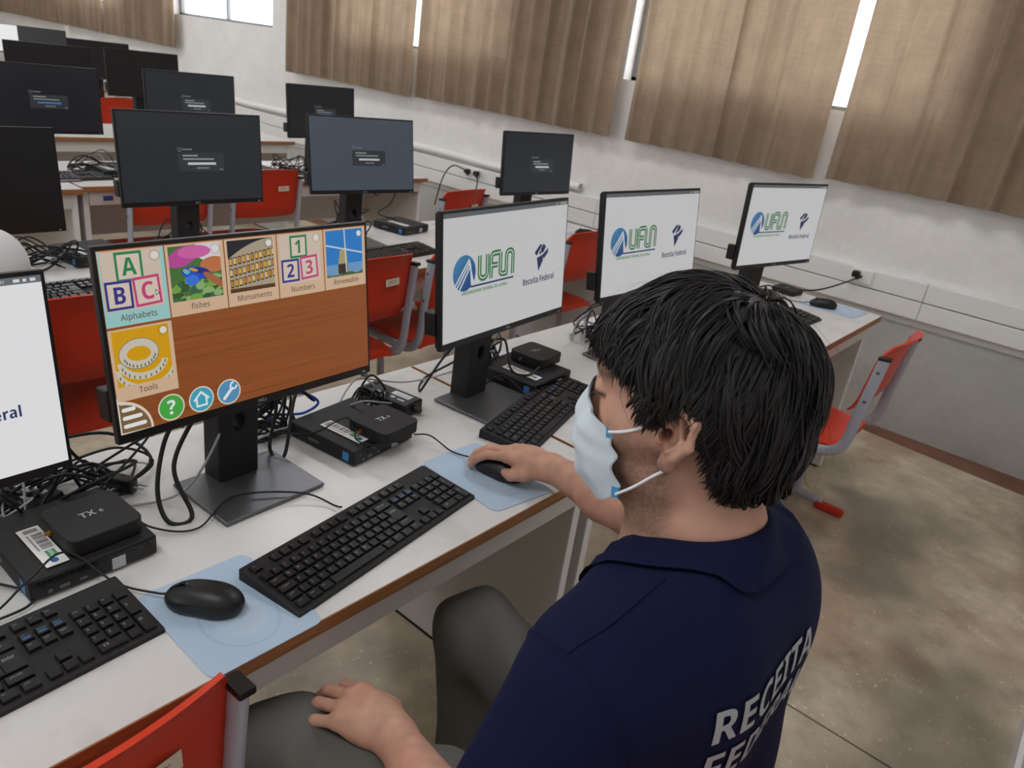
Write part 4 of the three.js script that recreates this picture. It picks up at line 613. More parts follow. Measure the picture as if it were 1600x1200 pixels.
// a hand: palm and five fingers. fwd: towards the finger tips, up: back of the hand, s: side of the thumb
function handField(wrist, fwd, up, thumbDir, curls, spread, thumb, sc = 1) {
  fwd = unit(fwd); const sd = unit(sub(thumbDir, fwd.map((v) => v * dot3(thumbDir, fwd)))); up = unit(sub(sub(up, fwd.map((v) => v * dot3(up, fwd))), sd.map((v) => v * dot3(up, sd))));
  const at = (f, s, u) => add3(add3(add3(wrist, fwd, f * sc), sd, s * sc), up, u * sc);
  const palm = union([bone(at(0, 0, 0), at(0.045, 0.012, 0.002), 0.024 * sc, 0.022 * sc), bone(at(0.0, -0.004, 0), at(0.05, -0.018, 0), 0.022 * sc, 0.019 * sc), bone(at(0.04, 0.02, 0.002), at(0.088, 0.026, 0.004), 0.018 * sc, 0.0135 * sc), bone(at(0.04, 0.004, 0.004), at(0.09, 0.006, 0.006), 0.018 * sc, 0.0135 * sc), bone(at(0.04, -0.012, 0.002), at(0.086, -0.014, 0.003), 0.017 * sc, 0.013 * sc), bone(at(0.035, -0.022, 0), at(0.078, -0.032, -0.002), 0.016 * sc, 0.012 * sc)], 0.014);
  const L = [[0.045, 0.027, 0.022], [0.050, 0.031, 0.023], [0.046, 0.029, 0.022], [0.036, 0.021, 0.019]], B = [[0.088, 0.026, 0.004], [0.090, 0.006, 0.006], [0.086, -0.014, 0.003], [0.078, -0.032, -0.002]], R = [[0.0105, 0.0095, 0.0085, 0.0072], [0.0108, 0.0098, 0.0087, 0.0073], [0.0102, 0.0092, 0.0082, 0.0070], [0.009, 0.0082, 0.0073, 0.0063]];
  const fingers = [], nails = [];
  for (let i = 0; i < 4; i++) {
    let p = at(...B[i]), a = 0; const seg = [], sp = spread[i], dirS = (ang) => { const c = Math.cos(ang), s = Math.sin(ang); return unit(add3(add3(fwd.map((v) => v * c), sd, Math.sin(sp) * c), up, -s)); };
    for (let k = 0; k < 3; k++) { a += curls[i][k]; const d = dirS(a), q = add3(p, d, L[i][k] * sc); seg.push(bone(p, q, R[i][k] * sc, R[i][k + 1] * sc)); if (k === 2) { const n = unit(sub(up, d.map((v) => v * dot3(up, d)))); nails.push([q, d, n, R[i][3] * sc]); } p = q; }
    fingers.push(union(seg, 0.003));
  }
  { const seg = []; const T = thumb.map((t) => at(...t)), r = [0.017, 0.0135, 0.0115, 0.0085]; for (let k = 0; k < 3; k++) seg.push(bone(T[k], T[k + 1], r[k] * sc, r[k + 1] * sc)); fingers.push(union(seg, 0.004)); }
  return { field: (p) => { const d = palm(p); if (d > 0.16) return d; let m = d; for (let i = 0; i < 5; i++) m = Math.min(m, smin(d, fingers[i](p), i === 4 ? 0.012 : 0.007)); return m; }, nails };
}
function headParts(C, yaw, pitch, roll, S) {
  const m = new THREE.Matrix4().makeRotationY(Math.PI + yaw).multiply(new THREE.Matrix4().makeRotationX(pitch)).multiply(new THREE.Matrix4().makeRotationZ(roll)), e = m.elements;
  const toW = (l) => [C[0] + S * (e[0] * l[0] + e[4] * l[1] + e[8] * l[2]), C[1] + S * (e[1] * l[0] + e[5] * l[1] + e[9] * l[2]), C[2] + S * (e[2] * l[0] + e[6] * l[1] + e[10] * l[2])];
  const toL = (p) => { const x = (p[0] - C[0]) / S, y = (p[1] - C[1]) / S, z = (p[2] - C[2]) / S; return [e[0] * x + e[1] * y + e[2] * z, e[4] * x + e[5] * y + e[6] * z, e[8] * x + e[9] * y + e[10] * z]; };
  const skull = union([blob([0, 0.035, -0.016], [0.075, 0.084, 0.097]), blob([0, -0.018, 0.026], [0.063, 0.082, 0.066]), bone([0, -0.093, 0.062], [0.045, -0.066, 0.0], 0.020, 0.024), bone([0, -0.093, 0.062], [-0.045, -0.066, 0.0], 0.020, 0.024), blob([0, 0.040, 0.070], [0.050, 0.015, 0.02]), bone([0.046, -0.012, 0.052], [0.060, -0.012, 0.01], 0.017, 0.018), bone([-0.046, -0.012, 0.052], [-0.060, -0.012, 0.01], 0.017, 0.018), blob([0, -0.06, 0.07], [0.028, 0.022, 0.02])], 0.03);
  const nose = union([bone([0, 0.026, 0.084], [0, -0.028, 0.106], 0.008, 0.0125), bone([0.010, -0.033, 0.094], [-0.010, -0.033, 0.094], 0.009, 0.009)], 0.012);
  const eyes = [0.034, -0.034].map((x) => [blob([x, 0.021, 0.090], [0.017, 0.010, 0.013]), blob([x * 1.02, 0.018, 0.0765], [0.0150, 0.0110, 0.0120])]), canal = [1, -1].map((s) => bone([s * 0.092, -0.006, -0.006], [s * 0.055, -0.006, 0.002], 0.0075, 0.004));
  const ears = [1, -1].map((s) => {
    const X = (y, z, o = 0) => [s * (0.078 + o), y, z];
    const rim = union([bone(X(0.0, 0.004), X(0.022, -0.004, 0.006), 0.0045, 0.0045), bone(X(0.022, -0.004, 0.006), X(0.027, -0.018, 0.010), 0.0045, 0.0046), bone(X(0.027, -0.018, 0.010), X(0.014, -0.033, 0.012), 0.0046, 0.0046), bone(X(0.014, -0.033, 0.012), X(-0.010, -0.028, 0.011), 0.0046, 0.0046), bone(X(-0.010, -0.028, 0.011), X(-0.026, -0.014, 0.006), 0.0046, 0.0050), blob(X(-0.034, -0.006, 0.003), [0.006, 0.0105, 0.0095])], 0.006);
    const bowl = blob(X(-0.003, -0.014, -0.002), [0.0050, 0.028, 0.018]), anti = union([bone(X(0.014, -0.017, 0.003), X(-0.010, -0.019, 0.005), 0.0032, 0.0036), bone(X(-0.010, -0.019, 0.005), X(-0.022, -0.006, 0.005), 0.004, 0.0036)], 0.004), tragus = blob(X(-0.008, 0.002, 0.003), [0.005, 0.008, 0.005]), pit = blob(X(-0.005, -0.008, 0.004), [0.011, 0.011, 0.0075]);
    return (p) => { if (Math.abs(p[0] - s * 0.08) > 0.05 || len3(sub(p, [s * 0.08, -0.005, -0.012])) > 0.075) return 1; return smax(smin(smin(smin(rim(p), bowl(p), 0.003), anti(p), 0.003), tragus(p), 0.003), -pit(p), 0.003); };
  });
  const local = (p) => { let d = smin(skull(p), nose(p), 0.014); for (const [sock, lid] of eyes) { d = smax(d, -sock(p), 0.012); d = smin(d, lid(p), 0.004); } for (const f of ears) { const q = f(p); if (q < 0.5) d = smin(d, q, 0.004); } for (const f of canal) d = smax(d, -f(p), 0.004); return d; };
  return { toW, toL, local, field: (p) => local(toL(p)) * S, m, S };
}
const skinMat = phys(0xffffff, 0.55, { vertexColors: true, specularIntensity: 0.6 });
const SKIN = [0.50, 0.285, 0.205];
const geoAt = (g, b) => g.translate(-b[0], -b[1], -b[2]);
function plainMerge(list, color) { return mergeGeometries(list.map((g) => { const q = g.index ? g.toNonIndexed() : g; for (const k of Object.keys(q.attributes)) if (!['position', 'normal', 'color'].includes(k)) q.deleteAttribute(k); return q; })); }

function seatedPerson(o) {
  const b = o.base, J = o.J, P = thing('person', o.label, 'person', b);
  const H = headParts(o.head.c, o.head.yaw, o.head.pitch, o.head.roll, o.head.s), w2 = (l) => H.toW(l);
  // ---- skin ----
  const neckTop = w2([0, -0.045, -0.022]), neck = union([bone(neckTop, J.neck, 0.059, 0.062), bone(w2([0, -0.08, 0.02]), add3(J.neck, [0, -0.02, -0.04]), 0.035, 0.045), bone(add3(J.neck, [0, 0.02, 0.01]), add3(J.neck, [0, -0.08, 0.0]), 0.06, 0.09)], 0.04);
  const torso = union([bone(J.pelvis, J.chest, 0.10, 0.10), bone(J.chest, J.neck, 0.10, 0.05), bone(lerp3(J.neck, J.shL, 0.3), J.shL, 0.045, 0.045), bone(lerp3(J.neck, J.shR, 0.3), J.shR, 0.045, 0.045), bone(add3(J.pelvis, [-0.085, -0.01, -0.05]), J.knL, 0.062, 0.045), bone(add3(J.pelvis, [0.085, -0.01, -0.05]), J.knR, 0.062, 0.045), bone(J.knL, J.anL, 0.045, 0.032), bone(J.knR, J.anR, 0.045, 0.032)], 0.04);
  const arm = (s, el, wr) => union([bone(s, el, 0.044, 0.040), bone(el, lerp3(el, wr, 0.3), 0.042, 0.043), bone(lerp3(el, wr, 0.3), wr, 0.043, 0.027)], 0.03);
  const armL = arm(J.shL, J.elL, J.wrL), armR = arm(J.shR, J.elR, J.wrR);
  const tone = (p, k = 1) => { const n = 0.9 + 0.2 * noise3(p[0] * 60, p[1] * 60, p[2] * 60), r = noise3(p[0] * 25 + 7, p[1] * 25, p[2] * 25); return [SKIN[0] * n * k * o.tone, SKIN[1] * n * k * (1.04 - 0.1 * r) * o.tone, SKIN[2] * n * k * (1.04 - 0.1 * r) * o.tone]; };
  const headField = (p) => smin(H.field(p), neck(p), 0.022);
  const headColor = (p) => {
    const l = H.toL(p), c = tone(p), n = noise3(p[0] * 420, p[1] * 420, p[2] * 420), n2 = noise3(p[0] * 120, p[1] * 120, p[2] * 120);
    // stubble on cheek, jaw and throat; brows and lashes
    const jaw = smooth(-0.004, -0.034, l[1] + 0.012 * (n2 - 0.5)) * smooth(-0.022, 0.0, l[2] - 0.10 * clamp(-(l[1] + 0.09), 0, 0.2)) * smooth(-0.155, -0.125, l[1]); let k = o.stubble * jaw * (0.35 + 0.65 * n);
    const brow = Math.exp(-Math.pow((l[1] - 0.041 + 0.25 * Math.pow(Math.abs(Math.abs(l[0]) - 0.03), 1.2)) / 0.0065, 2)) * (Math.abs(l[0]) > 0.012 && Math.abs(l[0]) < 0.058 && l[2] > 0.03 ? 1 : 0), lash = Math.exp(-Math.pow((l[1] - 0.013) / 0.0028, 2)) * (Math.abs(Math.abs(l[0]) - 0.036) < 0.018 && l[2] > 0.05 ? 1 : 0);
    k = Math.max(k, brow * (0.5 + 0.4 * n), lash * 0.9); return [mix(c[0], 0.022, k), mix(c[1], 0.017, k), mix(c[2], 0.014, k)];
  };
  const hc = o.head.c, geos = [nets(headField, [hc[0] - 0.125, hc[1] - 0.25, hc[2] - 0.155], [hc[0] + 0.125, hc[1] + 0.15, hc[2] + 0.14], o.fine ? 0.0027 : 0.006, headColor)];
  const all = union([torso, armL, armR, neck], 0.03), bodyLo = [Math.min(J.shL[0], J.knL[0]) - 0.18, 0.02, Math.min(J.knL[2], J.anL[2], J.wrR[2]) - 0.15], bodyHi = [Math.max(J.shR[0], J.knR[0], J.elR[0]) + 0.15, J.neck[1] + 0.01, J.pelvis[2] + 0.2];
  const hands = [o.handL, o.handR].map((h) => handField(...h));
  geos.push(nets((p) => Math.max(all(p) + 0.006, p[1] - (J.neck[1] - 0.02)), bodyLo, bodyHi, 0.012, tone));
  [[hands[0], armL, J.wrL, J.elL], [hands[1], armR, J.wrR, J.elR]].forEach(([h, a, wr, el], i) => {
    const f = (p) => smin(h.field(p), a(p), 0.018), lo = [0, 1, 2].map((k) => Math.min(wr[k], el[k], ...h.nails.map((n) => n[0][k])) - 0.055), hi = [0, 1, 2].map((k) => Math.max(wr[k], el[k], ...h.nails.map((n) => n[0][k])) + 0.055);
    const hcol = (p) => { const c = tone(p, 1.08), n = noise3(p[0] * 90, p[1] * 90, p[2] * 90); let nail = 0; for (const [q, d, u, r] of h.nails) { const v = sub(p, add3(q, d, -0.002)); if (dot3(v, u) > r * 0.55 && len3(v) < r * 1.25) nail = 1; } const k = 0.92 + 0.16 * n; return nail ? [c[0] * 1.12, c[1] * 1.12, c[2] * 1.16] : [c[0] * k, c[1] * k * 0.98, c[2] * k * 0.98]; };
    geos.push(nets(f, lo, hi, o.fine ? 0.0032 : 0.007, hcol));
  });
  part(P, 'body', geoAt(plainMerge(geos), b), skinMat, 'bare head, neck, forearms and hands');
  // ---- shirt ----
  const hemL = lerp3(J.shL, J.elL, 0.78), hemR = lerp3(J.shR, J.elR, 0.62), dL = unit(sub(J.elL, J.shL)), dR = unit(sub(J.elR, J.shR));
  const core = union([blob(add3(J.chest, [-0.08, 0.02, 0.0]), [0.108, 0.20, 0.104]), blob(add3(J.chest, [0.08, 0.02, 0.0]), [0.108, 0.20, 0.104]), blob(add3(J.pelvis, [0, 0.13, -0.01]), [0.172, 0.20, 0.128]), blob(add3(J.chest, [-0.07, 0.09, 0.018]), [0.10, 0.10, 0.078]), blob(add3(J.chest, [0.07, 0.09, 0.018]), [0.10, 0.10, 0.078]), bone(add3(lerp3(J.neck, J.shL, 0.18), [0, -0.035, 0.01]), add3(J.shL, [0.02, 0, 0]), 0.062, 0.062), bone(add3(lerp3(J.neck, J.shR, 0.18), [0, -0.035, 0.01]), add3(J.shR, [-0.02, 0, 0]), 0.062, 0.062)], 0.07);
  const slL = bone(J.shL, add3(hemL, dL, 0.05), 0.070, 0.071), slR = bone(J.shR, add3(hemR, dR, 0.05), 0.070, 0.068);
  const shirtRaw = (p) => {
    let a = slL(p); a = smax(a, dot3(sub(p, hemL), dL), 0.004); let c = slR(p); c = smax(c, dot3(sub(p, hemR), dR), 0.004);
    let d = smin(smin(core(p), a, 0.05), c, 0.05);
    d = smax(d, p[1] - (J.neck[1] + 0.012) - 0.35 * (p[2] - J.neck[2]), 0.01);        // neck opening slopes down to the front
    d = Math.max(d, J.pelvis[1] - 0.02 - p[1]);
    return d;
  };
  const fold = (p) => { const u = p[1] * 16 + p[0] * 9 + 2.2 * noise3(p[0] * 7, p[1] * 7, p[2] * 7), low = smooth(J.chest[1] + 0.12, J.chest[1] - 0.12, p[1]), aL = Math.exp(-Math.pow(len3(sub(p, add3(J.shL, [0.03, -0.09, 0.0]))) / 0.12, 2)), aR = Math.exp(-Math.pow(len3(sub(p, add3(J.shR, [-0.03, -0.08, 0.0]))) / 0.12, 2)); return 0.0045 * (noise3(p[0] * 11, p[1] * 11, p[2] * 11) - 0.5) + Math.sin(u) * (0.0035 * low + 0.006 * aL + 0.005 * aR); };
  const shirt = (p) => shirtRaw(p) + fold(p);
  part(P, 'polo_shirt', geoAt(nets(shirt, [J.shL[0] - 0.15, J.pelvis[1] - 0.05, J.chest[2] - 0.30], [J.shR[0] + 0.22, J.neck[1] + 0.09, J.pelvis[2] + 0.20], o.fine ? 0.0075 : 0.012), b), o.shirtMat, o.shirtLabel);
  const shirtMesh = P.children[P.children.length - 1];
  const onShirt = (p, d, off = 0.001) => { let q = p, far = 0; for (let i = 0; i < 160; i++) { const s = shirt(q); if (Math.abs(s) < 2e-4) return add3(q, d, -off); far += s * 0.7; if (far > 1.2) return null; q = add3(q, d, s * 0.7); } return null; };
  const lift = (p, h, both) => { let q = p; for (let i = 0; i < 6; i++) { const s = shirt(q) - h; if (s >= 0 && !both) break; const e = 0.004, g = unit([shirt(add3(q, [e, 0, 0])) - shirt(add3(q, [-e, 0, 0])), shirt(add3(q, [0, e, 0])) - shirt(add3(q, [0, -e, 0])), shirt(add3(q, [0, 0, e])) - shirt(add3(q, [0, 0, -e]))]); q = add3(q, g, -s); } return q; };
  // collar: stand and fall as one folded band
  { const p = [], id = [], nu = 56, prof = o.collar, nv = prof.length - 1, C0 = add3(J.neck, [0, 0.0, -0.004]);
    for (let i = 0; i <= nu; i++) { const a = mix(-2.62, 2.62, i / nu), fr = smooth(1.4, 2.6, Math.abs(a)); for (let j = 0; j <= nv; j++) { const [r, y] = prof[j], out = (j >= 3 ? 1 : 0), rr = r * (1 + 0.03 * Math.sin(a * 5 + j) * out) + fr * out * 0.006; const x = Math.sin(a) * rr * 1.06, z = Math.cos(a) * rr * 1.0; const yy = y - fr * 0.020 * (1 + out * 1.2) - 0.28 * (-z + 0.06) * 1.0 + 0.008; let w = [C0[0] + x, C0[1] + yy, C0[2] + z]; if (j >= 4) { const s0 = shirt(w); w = s0 < 0.009 ? lift(w, 0.0055, true) : lift(w, 0.006); } else if (out) w = lift(w, 0.007); p.push(w[0] - b[0], w[1] - b[1], w[2] - b[2]); } }
    for (let i = 0; i < nu; i++) for (let j = 0; j < nv; j++) { const q = i * (nv + 1) + j; id.push(q, q + 1, q + nv + 1, q + 1, q + nv + 2, q + nv + 1); }
    const g = new THREE.BufferGeometry(); g.setAttribute('position', new THREE.Float32BufferAttribute(p, 3)); g.setIndex(id); g.computeVertexNormals(); part(shirtMesh, 'collar', g, o.collarMat || o.shirtMat); }
  // ---- trousers ----
  const crot = add3(J.pelvis, [0, -0.02, -0.02]);
  const tr = (p) => { const n = 0.006 * (noise3(p[0] * 9, p[1] * 9, p[2] * 9) - 0.5) + 0.005 * Math.sin(p[0] * 46 + p[2] * 34 + p[1] * 12 + 5 * noise3(p[0] * 7, p[1] * 7, p[2] * 7)); return Math.max(union([blob(crot, [0.175, 0.09, 0.13]), bone(add3(J.pelvis, [-0.09, -0.01, -0.05]), J.knL, 0.092, 0.073), bone(add3(J.pelvis, [0.09, -0.01, -0.05]), J.knR, 0.092, 0.073), bone(J.knL, J.anL, 0.073, 0.06), bone(J.knR, J.anR, 0.073, 0.06)], 0.035)(p), J.anL[1] - 0.01 - p[1]) + n; };
  const X0 = Math.min(J.knL[0], J.anL[0]) - 0.14, X1 = Math.max(J.knR[0], J.anR[0]) + 0.14, Z0 = Math.min(J.knL[2], J.knR[2], J.anL[2], J.anR[2]) - 0.13;
  part(P, 'trousers', geoAt(nets(tr, [X0, 0.03, Z0], [X1, J.pelvis[1] + 0.16, J.pelvis[2] + 0.2], 0.011), b), o.trouserMat, o.trouserLabel);
  for (const a of [J.anL, J.anR]) part(P, 'shoe', geoAt(nets(union([bone([a[0], 0.045, a[2] + 0.02], [a[0], 0.036, a[2] - 0.13], 0.044, 0.034), bone([a[0], 0.05, a[2] + 0.01], [a[0], 0.10, a[2] + 0.005], 0.042, 0.046)], 0.03), [a[0] - 0.07, 0.001, a[2] - 0.2], [a[0] + 0.07, 0.17, a[2] + 0.09], 0.009), b), M.blackMatte);
  return { P, H, w2, shirt, shirtMesh, onShirt, b, snap: (p, h) => lift(p, h, true) };
}
// ---- hair: a shaped cap with clumps of strands combed from the crown ----
function addHair(R, seed, nClump, mat, crown, fine) {
  const { P, H, b } = R, r = mulberry(seed), rad = [0.086, 0.094, 0.110], cen = [0, 0.037, -0.014];
  const edge = [[0, 0.070], [0.45, 0.066], [0.75, 0.064], [1.0, 0.046], [1.15, 0.016], [1.3, 0.008], [1.4, 0.014], [1.5, 0.030], [1.72, 0.028], [1.86, -0.010], [2.0, -0.045], [2.3, -0.078], [2.7, -0.094], [3.2, -0.100]];
  const line = (az) => { const a = Math.abs(az); for (let i = 1; i < edge.length; i++) if (a <= edge[i][0]) return mix(edge[i - 1][1], edge[i][1], (a - edge[i - 1][0]) / (edge[i][0] - edge[i - 1][0])); return -0.1; };
  const full = (d) => { if (d[1] >= 0 || d[2] > 0.1) return d; const h = Math.hypot(d[0], d[2]), k = mix(Math.pow(Math.max(h, 0.05), 0.45) / Math.max(h, 0.05), 1, smooth(-0.2, 0.1, d[2])); return [d[0] * k, d[1] * 1.2, d[2] * k]; };     // the back of the head drops straight to the nape   // lower edge of the hair by azimuth from the face
  const cap = (p) => { const l = H.toL(p), q = sub(l, cen), az = Math.atan2(q[0], q[2]), e = smin(blob([0, 0, 0], rad)(q), blob([0, -0.075, -0.036], [0.066, 0.06, 0.056])(q), 0.03) + 0.004 * (noise3(l[0] * 40, l[1] * 40, l[2] * 40) - 0.5); return smax(e, (line(az) + 0.004 * Math.sin(az * 23)) - l[1], 0.012) * H.S; };
  const hw = H.toW([0, 0.02, -0.015]), geos = [nets(cap, [hw[0] - 0.16, hw[1] - 0.16, hw[2] - 0.17], [hw[0] + 0.16, hw[1] + 0.17, hw[2] + 0.17], 0.006)];
  const rc = unit(crown), ax = unit(cross3(rc, Math.abs(rc[1]) > 0.9 ? [0, 0, 1] : [0, 1, 0])), ay = cross3(rc, ax);
  const start = (az, t0) => { const d0 = add3(ax.map((v) => v * Math.cos(az)), ay, Math.sin(az)); return [unit(add3(rc.map((v) => v * Math.cos(t0)), d0, Math.sin(t0))), unit(sub(d0.map((v) => v * Math.cos(t0)), rc.map((v) => v * Math.sin(t0))))]; };
  const walk = (az, t0, L, n, swirl, curl) => { let [d, tan] = start(az, t0); const path = [d]; for (let i = 0; i < n; i++) { const t = i / n, nn = unit([d[0] / rad[0], d[1] / rad[1], d[2] / rad[2]]); let g = add3(tan, [0, -1, 0], 0.08 + 0.14 * t); g = add3(g, cross3(nn, tan), swirl * 0.13 + curl * Math.sin(t * 6)); tan = unit(sub(g, nn.map((v) => v * dot3(g, nn)))); d = unit(add3(d, tan, L / n / 0.1)); path.push(d); } return path; };
  const locks = Math.round(nClump / 24), n = 10; let k = 0;
  for (let q = 0; q < locks; q++) {
    const az = (r() * 2 - 1) * Math.PI, t0 = Math.acos(1 - Math.pow(r(), 0.85) * 1.5), L = 0.07 + r() * 0.06, swirl = (r() - 0.35) * 2.0, curl = (r() - 0.5) * 0.16, main = walk(az, t0, L, n, swirl, curl), bump = r() * 0.009, tip = r() * 0.007 * (r() < 0.25 ? 2 : 1);
    for (let m = 0; m < 24; m++, k++) {
      const fly = m === 0 && q % 2 === 0, sp = fly ? 0.3 : 0.13, own = walk(az + (r() - 0.5) * 2 * sp / Math.max(0.3, Math.sin(t0)), Math.max(0.02, t0 + (r() - 0.5) * 2 * sp), L * (0.8 + r() * 0.35), n, swirl + (r() - 0.5) * 0.8, curl), pull = fly ? 0 : 0.35 + r() * 0.3, base = r() * 0.005, wv = r() * 6, pts = [], lo = 0.004 - 0.018 * r();
      for (let i = 0; i <= n; i++) {
        const t = i / n, d = full(unit(lerp3(own[i], main[i], pull * t))), off = base + bump * Math.sin(Math.PI * Math.min(1, t * 1.2)) + tip * t + (fly ? 0.02 * t * t + 0.003 : 0) + 0.0018 * Math.sin(t * 7 + wv), e = [d[0] * (rad[0] + off), d[1] * (rad[1] + off), d[2] * (rad[2] + off)], l = add3(cen, e);
        pts.push(l); if (l[1] < line(Math.atan2(e[0], e[2])) + lo) break;
      }
      if (pts.length < 4) continue;
      const W = fly ? 0.0003 + r() * 0.0002 : 0.0008 + r() * r() * 0.0022, ns = pts.length - 1, rd = fly ? 4 : 5, c = new THREE.CatmullRomCurve3(pts.map((u) => V(...H.toW(u)))), seg = Math.round(ns * 1.6), g = new THREE.TubeGeometry(c, seg, W * H.S, rd, false), pos = g.attributes.position, O = H.toW([0, 0, 0]);
      for (let i = 0; i <= seg; i++) { const ce = c.getPointAt(i / seg), nu = unit(sub(H.toW(unit(sub(H.toL([ce.x, ce.y, ce.z]), cen))), O)), t = i / seg, s = Math.pow(Math.sin(Math.PI * mix(0.12, 1, t)), 0.6); for (let j = 0; j <= rd; j++) { const u = i * (rd + 1) + j, v = [pos.getX(u) - ce.x, pos.getY(u) - ce.y, pos.getZ(u) - ce.z], h = dot3(v, nu), f = fly ? 1 : 0.45; pos.setXYZ(u, ce.x + (v[0] - nu[0] * h * f) * s, ce.y + (v[1] - nu[1] * h * f) * s, ce.z + (v[2] - nu[2] * h * f) * s); } }
      g.computeVertexNormals(); geos.push(g);
    }
  }
  part(P, 'hair', geoAt(plainMerge(geos), b), mat, 'thick dark hair');
}
const hairMat = phys(0x0d0b0a, 0.42, { specularIntensity: 0.8, sheen: 0.2, sheenRoughness: 0.5, sheenColor: new THREE.Color(0.2, 0.18, 0.17) });
const clothTex = dataTex(256, (u, v) => { const k = 128 + 90 * Math.sin(u * 2 * Math.PI * 64) * Math.sin(v * 2 * Math.PI * 64); return [k, k, k]; }, false);
const navy = phys(0x0f1536, 0.9, { sheen: 0.12, sheenRoughness: 0.6, sheenColor: new THREE.Color(0.10, 0.14, 0.4), specularIntensity: 0.4 });
const print = std(0xaeb4b8, 0.6);
// ---- the man at the picture menu ----
{
  const J = { pelvis: [0.405, 0.55, 0.47], chest: [0.39, 0.86, 0.455], neck: [0.395, 1.045, 0.43], shL: [0.192, 0.975, 0.44], shR: [0.572, 0.98, 0.395], elL: [0.105, 0.735, 0.395], elR: [0.715, 0.83, 0.19], wrL: [0.205, 0.655, 0.165], wrR: [0.762, 0.798, -0.020], knL: [0.125, 0.565, 0.02], knR: [0.555, 0.53, 0.01], anL: [0.12, 0.10, 0.05], anR: [0.58, 0.10, 0.02] };
  const R = seatedPerson({
    base: [0.40, 0, 0.45], J, fine: true, tone: 1.1, stubble: 0.62, lean: 0.17, head: { c: [0.391, 1.199, 0.378], yaw: 0.228, pitch: 0.138, roll: 0.02, s: 1.05 },
    label: 'seated man in a navy polo shirt and white face mask holding a mouse',
    handL: [J.wrL, [-0.10, -0.02, -0.95], [-0.05, 1, 0.15], [1, 0, 0], [[0.45, 0.7, 0.5], [0.35, 0.6, 0.5], [0.30, 0.5, 0.4], [0.25, 0.4, 0.3]], [0.08, 0.0, -0.14, -0.42], [[0.02, 0.022, -0.004], [0.045, 0.042, -0.010], [0.072, 0.050, -0.020], [0.094, 0.050, -0.030]], 1.0],
    handR: [J.wrR, [-0.30, 0.06, -0.95], [0, 1, 0], [-1, 0, 0], [[0.25, 0.45, 0.35], [0.25, 0.45, 0.35], [0.4, 0.6, 0.4], [0.45, 0.6, 0.4]], [0.06, 0.0, -0.08, -0.2], [[0.02, 0.020, -0.006], [0.045, 0.038, -0.016], [0.070, 0.040, -0.026], [0.090, 0.030, -0.030]], 0.98],
    shirtMat: navy, shirtLabel: 'navy polo shirt with grey lettering on the back', trouserMat: std(0x63645e, 0.85), trouserLabel: 'grey trousers', collar: [[0.066, 0.012], [0.067, 0.034], [0.072, 0.044], [0.082, 0.036], [0.095, 0.014], [0.106, -0.008]],
  });
  for (const x of [0.035, -0.035]) { const g = []; for (let i = 0; i <= 14; i++) { const u = i / 14 * 2 - 1, a = [x + u * 0.0135, 0.012 - 0.002 * (1 - u * u), 0.0770 + 0.0108 * Math.sqrt(1 - 0.75 * u * u)], t = [a[0] + (x > 0 ? 0.002 : -0.002) + u * 0.003, a[1] - 0.002, a[2] + 0.0045]; g.push(new THREE.TubeGeometry(new THREE.LineCurve3(V(...R.w2(a)), V(...R.w2(t))), 1, 0.0003, 4, false)); } part(R.P, 'eyelash', geoAt(merge(g), R.b), hairMat).userData.kind = 'stuff'; }
  addHair(R, 77, 6500, hairMat, [-0.08, 0.86, -0.50], true);
  // lettering on the back of the shirt, laid on the cloth
  const lay = (s, size, wide, cy, turn = 0.03) => {
    const T = [Math.cos(turn), 0, -Math.sin(turn)], D = [-Math.sin(turn), 0, -Math.cos(turn)], O = add3(add3([0.243, cy, 0.545], T, wide / 2), D, -0.3);
    let g = new THREE.ShapeGeometry(font.generateShapes(s, size), 6).toNonIndexed(); g.computeBoundingBox(); const bb = g.boundingBox, k = wide / (bb.max.x - bb.min.x), tri = g.attributes.position, out = [];
    const split = (a, c, d, n) => { const e = Math.max(len3(sub(a, c)), len3(sub(c, d)), len3(sub(d, a))); if (n === 0 || e < 0.008) { out.push(a, c, d); return; } const x = lerp3(a, c, 0.5), y = lerp3(c, d, 0.5), z = lerp3(d, a, 0.5); split(a, x, z, n - 1); split(x, c, y, n - 1); split(z, y, d, n - 1); split(x, y, z, n - 1); };
    const at = (i) => add3(add3(O, T, (tri.getX(i) - (bb.min.x + bb.max.x) / 2) * k), [0, 1, 0], tri.getY(i)); for (let i = 0; i < tri.count; i += 3) split(at(i), at(i + 1), at(i + 2), 4);
    const p = []; for (let i = 0; i < out.length; i += 3) { const t3 = [0, 1, 2].map((k) => R.onShirt(out[i + k], D, 0.0025)); if (t3.every(Boolean)) for (const w of t3) p.push(w[0] - R.b[0], w[1] - R.b[1], w[2] - R.b[2]); }
    const h = new THREE.BufferGeometry(); h.setAttribute('position', new THREE.Float32BufferAttribute(p, 3)); h.computeVertexNormals(); return h;
  };
  part(R.shirtMesh, 'lettering', lay('RECEITA', 0.040, 0.215, 0.940), print, 'grey words across the back'); part(R.shirtMesh, 'lettering', lay('FEDERAL', 0.040, 0.215, 0.884), print, 'grey words across the back');
  // seams: yoke and sleeve heads as thin stitched ridges
  const seam = (pts) => { const c = curve(pts).getPoints(40).map((q) => V(...R.snap([q.x, q.y, q.z], 0.0003)).sub(V(...R.b))); part(R.shirtMesh, 'seam', new THREE.TubeGeometry(new THREE.CatmullRomCurve3(c), 80, 0.0013, 5, false), navy); };
  seam([[0.273, 1.06, 0.454], [0.231, 1.054, 0.451], [0.184, 1.046, 0.446], [0.151, 1.024, 0.431]]);
